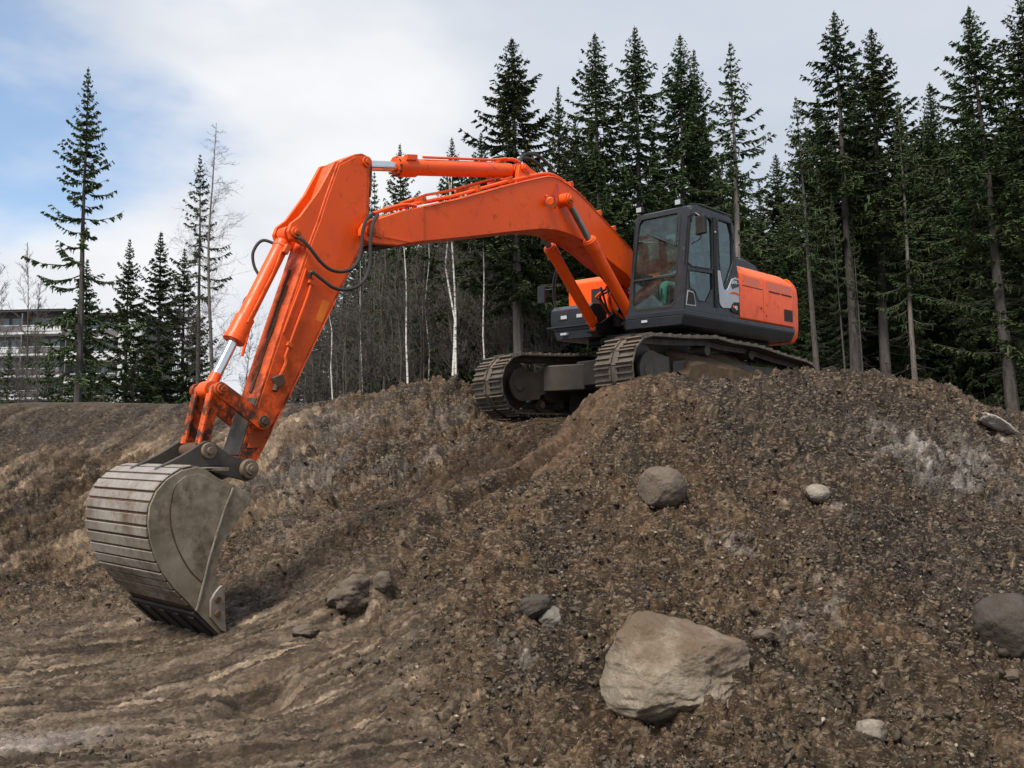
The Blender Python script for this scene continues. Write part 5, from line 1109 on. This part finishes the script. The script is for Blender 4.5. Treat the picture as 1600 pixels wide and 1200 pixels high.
# rigid pipes and fittings on the side
q = [(6.43, .19, 1.30), (6.50, .19, 1.10), (6.60, .19, .86), (6.70, .19, .62), (6.76, .19, .47)]
MB().tube(q, .013, n=7).tube([(6.76, .19, .47), (6.755, .20, .42), (6.79, .20, .34), (6.83, .20, .27)], .018, n=7).build('arm_pipe', M['orange'], AR)
MB().tube([(x+.07, .175, z+.10) for x, y, z in q[:4]], .010, n=6).build('arm_pipe', M['orange'], AR)
for x, z in ((6.45, 1.26), (6.705, .60)): MB().obox((x, .19, z), (.028, 0, .012), (0, .018, 0), (-.008, 0, .02)).build('pipe_clip', M['orange_worn'], AR, bevel=.003)
MB().obox((6.84, .20, .235), (.05, 0, -.02), (0, .035, 0), (.02, 0, .05)).cyl((6.85, .2, .21), (6.885, .2, .13), .03, n=14).build('valve_fitting', M['rust'], AR, bevel=.008)
MB().prism([(6.29, 1.10), (6.20, 1.08), (6.30, .86), (6.38, .885)], .1682, .1690).build('yellow_patch', M['yellow'], AR, smooth=False)
# far side pipe bundle that shows past the front
MB().tube([(6.72, -.20, 1.45), (6.85, -.22, 1.20), (6.88, -.21, .95), (6.93, -.2, .75), (7.0, -.2, .50)], .016, n=7).build('arm_pipe', M['red'], AR)
hose(AR, [(6.66, -.10, 1.66), (6.78, -.19, 1.70), (6.86, -.23, 1.58), (6.86, -.22, 1.44), (6.82, -.18, 1.33), (6.78, -.14, 1.27)], .016)
hose(AR, [(6.80, -.18, 1.20), (6.90, -.30, 1.10), (6.93, -.28, .98), (6.86, -.22, .92)], .014)
# hoses hanging from the boom tip to the arm
def BPX(pts, ys_): # metric points of the two hanging hoses
    return [(x, y, z) for (x, z), y in zip(pts, ys_)]
hose(AR, [(5.62,.17,2.12),(5.74,.25,2.06),(5.83,.30,1.98),(5.88,.31,1.86),(5.90,.32,1.70),(5.93,.32,1.56),(6.00,.31,1.46),(6.12,.30,1.40),(6.26,.28,1.40),(6.38,.26,1.47),(6.49,.24,1.59),(6.58,.20,1.69),(6.63,.12,1.72)], .019)
hose(AR, [(5.58,.20,2.11),(5.70,.29,2.02),(5.77,.33,1.90),(5.80,.34,1.72),(5.81,.35,1.52),(5.86,.34,1.36),(5.96,.33,1.26),(6.10,.30,1.21),(6.24,.28,1.22),(6.37,.25,1.30),(6.46,.22,1.36),(6.47,.195,1.30)], .019)
# ---- arm cylinder
a = np.array([5.715, 0, 2.675]); b = np.array([3.09, 0, 3.165]); d = (b-a)/np.linalg.norm(b-a)
ac = MB().cyl(a+d*.62, b-d*.14, .098, n=30).cyl(a+d*.58, a+d*.86, .118, n=30).cyl(a+d*.56, a+d*.60, .10, n=30).cyl(b-d*.20, b-d*.10, .105, .07, n=24).cyl(b+np.array([0,-.075,0]), b+np.array([0,.075,0]), .085, n=26).build('arm_cylinder', M['red'], EX, bevel=.005)
MB().cyl(a+d*.07, a+d*.60, .058, n=28).build('rod', M['chrome'], ac)
MB().cyl(a+np.array([0,-.08,0]), a+np.array([0,.08,0]), .09, n=26).build('rod_eye', M['orange_worn'], ac)
MB().tube([a+d*.95+np.array([0, .06, .11]), a+d*1.5+np.array([0, .05, .115]), a+d*2.15+np.array([0, .05, .12]), a+d*2.45+np.array([0, .05, .15])], .016, n=7).obox(a+d*.72+np.array([0, .10, .09]), d*.08, (0, .03, 0), (0, 0, .03)).build('cylinder_pipe', M['red'], ac, bevel=0)
m = MB()
for k in range(10):
    an = k*2*math.pi/10; u = np.array([0, math.cos(an), math.sin(an)])*.105; m.cyl(a+d*.555+u, a+d*.60+u, .012, n=8)
m.build('gland_bolts', M['rust'], ac)
# ---- bucket cylinder
a = np.array([7.475, 0, .135]); b = np.array([6.615, 0, 1.755]); d = (b-a)/np.linalg.norm(b-a)
bc = MB().cyl(a+d*.60, b-d*.10, .080, n=30).cyl(a+d*.57, a+d*.82, .097, n=30).cyl(a+d*.545, a+d*.60, .108, n=30).cyl(b-d*.17, b-d*.08, .088, .065, n=24).cyl(b+np.array([0,-.07,0]), b+np.array([0,.07,0]), .08, n=24).build('bucket_cylinder', M['red'], EX, bevel=.005)
MB().cyl(a+d*.16, a+d*.60, .050, n=28).build('rod', M['chrome'], bc)
MB().cyl(a+d*.04, a+d*.18, .062, .052, n=20).cyl(a+np.array([0,-.075,0]), a+np.array([0,.075,0]), .085, n=24).build('rod_eye', M['red'], bc, bevel=.004)
MB().tube([b-d*.20+np.array([.02, .085, .0]), b-d*.45+np.array([.0, .105, .0]), b-d*.75+np.array([0, .105, 0]), a+d*.75+np.array([0, .10, 0])], .012, n=6).build('cylinder_pipe', M['orange_worn'], bc)
MB().obox(b-d*.20+np.array([-.02, .10, 0]), d*.05, (0, .03, 0), np.array([d[2], 0, -d[0]])*.03).build('hose_fitting', M['orange_worn'], bc, bevel=.006)
# ---- links
Lp = np.array([7.478, 0, .133]); Ap = np.array([7.035, 0, -.165]); L2 = np.array([7.615, 0, -.435]); Cp = np.array([7.205, 0, -.617])
def bar(name, a, b, y, w, h0, h1, mat='orange_worn', r0=None, r1=None):
    a = a+np.array([0, y, 0]); b = b+np.array([0, y, 0]); d = (b-a)/np.linalg.norm(b-a); n = np.array([-d[2], 0, d[0]]); m = MB(); c = []
    for p, s, r in ((a, -1, r0 or h0), (b, 1, r1 or h1)):
        for k in np.linspace(-90, 90, 9): t = math.radians(k); c.append((p+s*d*r*math.cos(t)+n*r*math.sin(t)*(-s if s < 0 else -s)))
    # outline through both round ends
    m.prism([(q_[0], q_[2]) for q_ in c], y-w, y+w); return m.build(name, M[mat], EX, bevel=.006)
for s in (1, -1):
    k_ = bar('guide_link', Lp, Ap, s*.215, .024, .046, .050, 'orange_worn', .068, .080)
    pinhead('link_pin', Ap[0], Ap[2], s*.241, .058, k_, 'rust', s=s, L=.025)
    pinhead('link_pin', Lp[0], Lp[2], s*.241, .050, k_, 'orange_worn', s=s, L=.03)
    t_ = bar('tipping_link', Lp, L2, s*.135, .018, .056, .050, 'orange_worn')
    # flange of the tipping link
    d = (L2-Lp)/np.linalg.norm(L2-Lp); n = np.array([-d[2], 0, d[0]]); n = n if n[0] > 0 else -n
    MB().obox((Lp+L2)/2+n*.052+np.array([0, s*.135, 0]), d*.24, (0, .042, 0), n*.012).build('link_flange', M['orange_worn'], t_, bevel=.004)
MB().cyl(Lp-np.array([0, .27, 0]), Lp+np.array([0, .27, 0]), .045, n=22).build('link_shaft', M['pin'], EX)
MB().cyl(L2-np.array([0, .19, 0]), L2+np.array([0, .19, 0]), .060, n=24).cyl(L2-np.array([0, .115, 0]), L2+np.array([0, .115, 0]), .075, n=24).build('link_boss', M['rust'], EX, bevel=.006)
MB().cyl(Ap-np.array([0, .19, 0]), Ap+np.array([0, .19, 0]), .085, n=24).build('arm_boss', M['orange_worn'], AR, bevel=.006)

# ---- bucket
shell = [(7.60,-.585),(7.842,-.575),(7.92,-.560),(8.066,-.588),(8.183,-.655),(8.274,-.752),(8.333,-.881),(8.345,-1.011),(8.327,-1.144),(8.278,-1.301),(8.21,-1.44),(8.113,-1.574),(8.003,-1.689),(7.908,-1.800),(7.689,-2.034)]
inner = [(7.665,-2.005),(7.885,-1.78),(7.98,-1.665),(8.09,-1.555),(8.185,-1.425),(8.252,-1.29),(8.30,-1.14),(8.318,-1.011),(8.306,-.89),(8.25,-.768),(8.165,-.678),(8.055,-.615),(7.92,-.588),(7.842,-.603),(7.60,-.613)]
BK = pr(shell+inner, -.585, .585).build('bucket', M['steel'], EX, bevel=.003)
plate = [(7.56,-.735),(7.638,-.713),(7.72,-.67),(7.768,-.640),(7.842,-.590),(7.92,-.568),(8.066,-.594),(8.186,-.660),(8.279,-.755),(8.338,-.882),(8.350,-1.011),(8.332,-1.146),(8.283,-1.304),(8.214,-1.444),(8.116,-1.578),(8.005,-1.694),(7.908,-1.806),(7.689,-2.040),
         (7.665,-1.98),(7.678,-1.80),(7.69,-1.665),(7.718,-1.566),(7.734,-1.498),(7.707,-1.362),(7.659,-1.228),(7.553,-1.097),(7.394,-.892),(7.394,-.823)]
for s in (-1, 1):
    sp_ = pr(plate, s*.5855, s*.610).build('side_wall', M['steel'], BK, bevel=.004, ang=20)
    # inner disc, raised rib, side cutter
    pr([(7.60,-.76),(7.76,-.69),(7.90,-.625),(8.03,-.64),(8.13,-.71),(8.13,-.76),(8.16,-.90),(8.15,-1.05),(8.09,-1.25),(7.99,-1.42),(7.905,-1.53),(7.865,-1.545),(7.80,-1.33),(7.70,-1.08)], s*.6102, s*.616).build('wear_plate', M['steel'], sp_, bevel=.003, ang=20)
    MB().tube([(7.575, s*.614, -.765), (7.65, s*.614, -.93), (7.73, s*.614, -1.15), (7.80, s*.614, -1.36), (7.85, s*.614, -1.55), (7.90, s*.614, -1.74), (7.92, s*.614, -1.79)], .011, n=6).build('weld_rib', M['bar'], sp_)
    MB().tube([(8.115, s*.613, -.72), (8.14, s*.613, -.77), (8.165, s*.613, -.92), (8.15, s*.613, -1.08), (8.08, s*.613, -1.27), (7.98, s*.613, -1.44), (7.87, s*.613, -1.555)], .006, n=5).build('weld_line', M['rust'], sp_)
    pr([(7.72,-1.62),(7.69,-1.60),(7.66,-1.68),(7.655,-1.90),(7.64,-2.02),(7.70,-1.99),(7.80,-1.86),(7.80,-1.72),(7.76,-1.66)], s*.611, s*.640).build('side_cutter', M['bar'], sp_, bevel=.008)
    for z_ in (-1.72, -1.84): MB().cyl((7.735, s*.640, z_), (7.735, s*.662, z_), .028, n=12).build('cutter_bolt', M['rust'], sp_, bevel=.004)
# horizontal wear bars round the back, slightly uneven, with rusty gaps between
S_ = np.array(shell[1:]); ss = np.r_[0, np.cumsum(np.hypot(*np.diff(S_, axis=0).T))]
def sat(d): return np.array([np.interp(d, ss, S_[:, 0]), 0, np.interp(d, ss, S_[:, 1])])
rb = np.random.RandomState(3); d0 = .12
pr([tuple(sat(t)[[0, 2]]+np.array([.0, .0])) for t in np.linspace(.05, ss[-1]*.84, 24)]+[tuple(sat(t)[[0, 2]]+(sat(t)[[0, 2]]-np.array([7.85, -1.15]))*.012) for t in np.linspace(ss[-1]*.84, .05, 24)], -.584, .584).build('rusty_back', M['rust'], BK)
while d0 < ss[-1]*.80:
    w_ = rb.uniform(.088, .112); a, b = sat(d0), sat(d0+w_-rb.uniform(.012, .022)); d = (b-a)/np.linalg.norm(b-a); n = np.array([-d[2], 0, d[0]]); n = n if n @ ((a+b)/2-np.array([7.85, 0, -1.15])) > 0 else -n
    th = rb.uniform(.012, .022)
    MB().obox((a+b)/2+n*(th*.5+.006)+np.array([0, rb.uniform(-.004, .004), 0]), (b-a)/2, (0, .590, 0), n*th*.5).build('wear_bar', M['bar'], BK, bevel=.005); d0 += w_
# lip with teeth
a, b = np.array([7.93, 0, -1.80]), np.array([7.689, 0, -2.034]); d = (b-a)/np.linalg.norm(b-a); n = np.array([-d[2], 0, d[0]]); n = n if n[0] > 0 else -n
MB().obox((a+b)/2+n*.012, (b-a)/2, (0, .60, 0), n*.014).build('cutting_lip', M['black'], BK, bevel=.004)
for y in np.linspace(-.52, .52, 5):
    m = MB(); c = np.array([0, y, 0]); m.obox((a+b)/2+c+n*.030+d*.02, (b-a)*.42, (0, .045, 0), n*.012)
    tp = b+d*.03+c; w0 = .042
    e = b-d*.08+c+n*.02; m.add([e+np.array([0, w0, 0])+n*.025, e-np.array([0, w0, 0])+n*.025, e-np.array([0, w0, 0])-n*.02, e+np.array([0, w0, 0])-n*.02, tp+np.array([0, w0*.9, 0]), tp-np.array([0, w0*.9, 0])], [(0, 1, 2, 3), (0, 4, 5, 1), (3, 2, 5, 4), (0, 3, 4), (1, 5, 2)])
    m.build('tooth', M['black'], BK, bevel=.004)
# hinge ears
ear = [(7.145,-.529),(7.105,-.57),(7.10,-.65),(7.137,-.705),(7.212,-.735),(7.327,-.700),(7.544,-.640),(7.70,-.585),(7.84,-.575),(8.00,-.585),(8.12,-.61),(8.10,-.575),(8.031,-.545),(7.883,-.480),(7.78,-.425),(7.70,-.375),(7.64,-.345),(7.59,-.345),(7.546,-.370),(7.461,-.431),(7.40,-.475),(7.308,-.506)]
for s in (-1, 1):
    e_ = pr(ear, s*.205, s*.255).build('hinge_ear', M['iron'], BK, bevel=.006, ang=25)
    MB().cyl((Cp[0], s*.255, Cp[2]), (Cp[0], s*.300, Cp[2]), .098, .090, n=30).build('pin_boss', M['pin'], e_, bevel=.008)
    MB().cyl((Cp[0], s*.300, Cp[2]), (Cp[0], s*.330, Cp[2]), .055, n=24).cyl((Cp[0], s*.330, Cp[2]), (Cp[0], s*.350, Cp[2]), .030, n=8).build('pin_cap', M['pin'], e_, bevel=.006)
    MB().cyl((L2[0], s*.255, L2[2]), (L2[0], s*.285, L2[2]), .078, .072, n=30).cyl((L2[0], s*.285, L2[2]), (L2[0], s*.315, L2[2]), .036, n=8).build('pin_cap', M['pin'], e_, bevel=.006)
MB().box((7.42, -.204, -.66), (7.95, .204, -.600)).build('ear_base', M['iron'], BK, bevel=.004)
MB().cyl(Cp-np.array([0, .204, 0]), Cp+np.array([0, .204, 0]), .085, n=26).build('pin_shaft', M['pin'], BK)

# ---------------------------------------------------------------- the driver, seated in the cab
def driver():
    import bmesh
    J = dict(pel=((.22,.86,1.83),.15,.13), abd=((.16,.86,2.0),.145,.125), ch=((.13,.86,2.18),.175,.13), nk=((.13,.86,2.325),.06,.06), hd0=((.15,.86,2.39),.065,.07), hd=((.165,.86,2.47),.078,.092), hdt=((.15,.86,2.55),.06,.07),
        sl=((.13,1.03,2.25),.07,.07), el=((.26,1.12,2.04),.05,.05), wl=((.47,1.17,1.97),.033,.033), hl=((.54,1.18,1.97),.040,.025),
        sr=((.13,.69,2.25),.07,.07), er=((.26,.60,2.04),.05,.05), wr=((.47,.55,1.99),.033,.033), hr=((.54,.54,1.99),.040,.025),
        tl=((.27,.96,1.80),.10,.09), kl=((.66,1.02,1.85),.072,.072), al=((.74,1.0,1.52),.045,.045), fl=((.88,1.0,1.475),.04,.032),
        tr=((.27,.76,1.80),.10,.09), kr=((.66,.72,1.85),.072,.072), ar=((.74,.76,1.52),.045,.045), fr=((.88,.76,1.475),.04,.032))
    E = [('pel','abd'),('abd','ch'),('ch','nk'),('nk','hd0'),('hd0','hd'),('hd','hdt'),('ch','sl'),('sl','el'),('el','wl'),('wl','hl'),('ch','sr'),('sr','er'),('er','wr'),('wr','hr'),('pel','tl'),('tl','kl'),('kl','al'),('al','fl'),('pel','tr'),('tr','kr'),('kr','ar'),('ar','fr')]
    ks = list(J); vs = [J[k][0] for k in ks]; es = [(ks.index(a), ks.index(b)) for a, b in E]; rad = [J[k][1:] for k in ks]
    for s, w in ((1, 'hl'), (-1, 'hr')):                       # four fingers closing on the lever and a thumb
        base = np.array(J[w][0]); wi = ks.index(w)
        for f in range(4):
            o = base+np.array([.03, (f-1.5)*.019, 0]); a = o+np.array([.038, 0, .004]); b = a+np.array([.016, 0, -.026]); k = len(vs); vs += [tuple(o), tuple(a), tuple(b)]; rad += [(.0095, .0095), (.009, .009), (.008, .008)]; es += [(wi, k), (k, k+1), (k+1, k+2)]
        o = base+np.array([-.005, -s*.042, .0]); a = o+np.array([.03, 0, -.016]); k = len(vs); vs += [tuple(o), tuple(a)]; rad += [(.012, .012), (.010, .010)]; es += [(wi, k), (k, k+1)]
    me = bpy.data.meshes.new('person'); me.from_pydata(vs, es, []); o = bpy.data.objects.new('person', me); C.objects.link(o)
    sk = o.modifiers.new('skin', 'SKIN'); sk.use_smooth_shade = True
    for i, (a, b) in enumerate(rad): me.skin_vertices[0].data[i].radius = (a, b)
    me.skin_vertices[0].data[0].use_root = True
    ss_ = o.modifiers.new('sub', 'SUBSURF'); ss_.levels = 2; ss_.render_levels = 2
    dg = bpy.context.evaluated_depsgraph_get(); m2 = bpy.data.meshes.new_from_object(o.evaluated_get(dg)); o.modifiers.clear(); o.data = m2
    m2.materials.clear()
    for k in ('shirt', 'skin', 'trousers', 'boot'): m2.materials.append(M[k])
    for p in m2.polygons:
        c = p.center; p.material_index = 0
        if c.z > 2.345 or (c.x > .46 and c.z > 1.92): p.material_index = 1
        elif c.z < 1.93 and c.x > .05 and not (abs(c.y-.86) > .22 and c.z > 1.9): p.material_index = 2
        if c.z < 1.545: p.material_index = 3
    o.matrix_world = mm
    mf = MB(); mf.cyl((.235, .86, 2.475), (.262, .86, 2.455), .012, .016, n=10)                      # face
    mf.obox((.236, .86, 2.425), (.006, 0, 0), (0, .022, 0), (0, 0, .005))
    for s in (-1, 1): mf.obox((.232, .86+s*.030, 2.492), (.006, 0, 0), (0, .011, 0), (0, 0, .006)).obox((.16, .86+s*.082, 2.475), (.014, 0, 0), (0, .006, 0), (0, 0, .026))
    fo = mf.build('face', M['skin'], None, bevel=.003); fo.parent = o
    hc = MB(); 
    for k in range(6):
        pass
    hc.cyl((.155, .86, 2.515), (.150, .86, 2.60), .092, .062, n=24).cyl((.150, .86, 2.60), (.150, .86, 2.615), .062, .03, n=24).prism([(.20, .79), (.30, .81), (.32, .86), (.30, .91), (.20, .93)], 2.515, 2.525, axis='z')
    h = hc.build('cap', M['cap'], None, bevel=.006); h.parent = o
    tag(o, 'person in a grey jacket and green trousers seated at the levers inside the cab', 'person')
driver()
# no deeper than thing > part > sub-part (all pieces of the machine share its axes)
def depth(o): return 0 if o.parent is None else 1+depth(o.parent)
for o in list(bpy.data.objects):
    while depth(o) > 2: o.parent = o.parent.parent
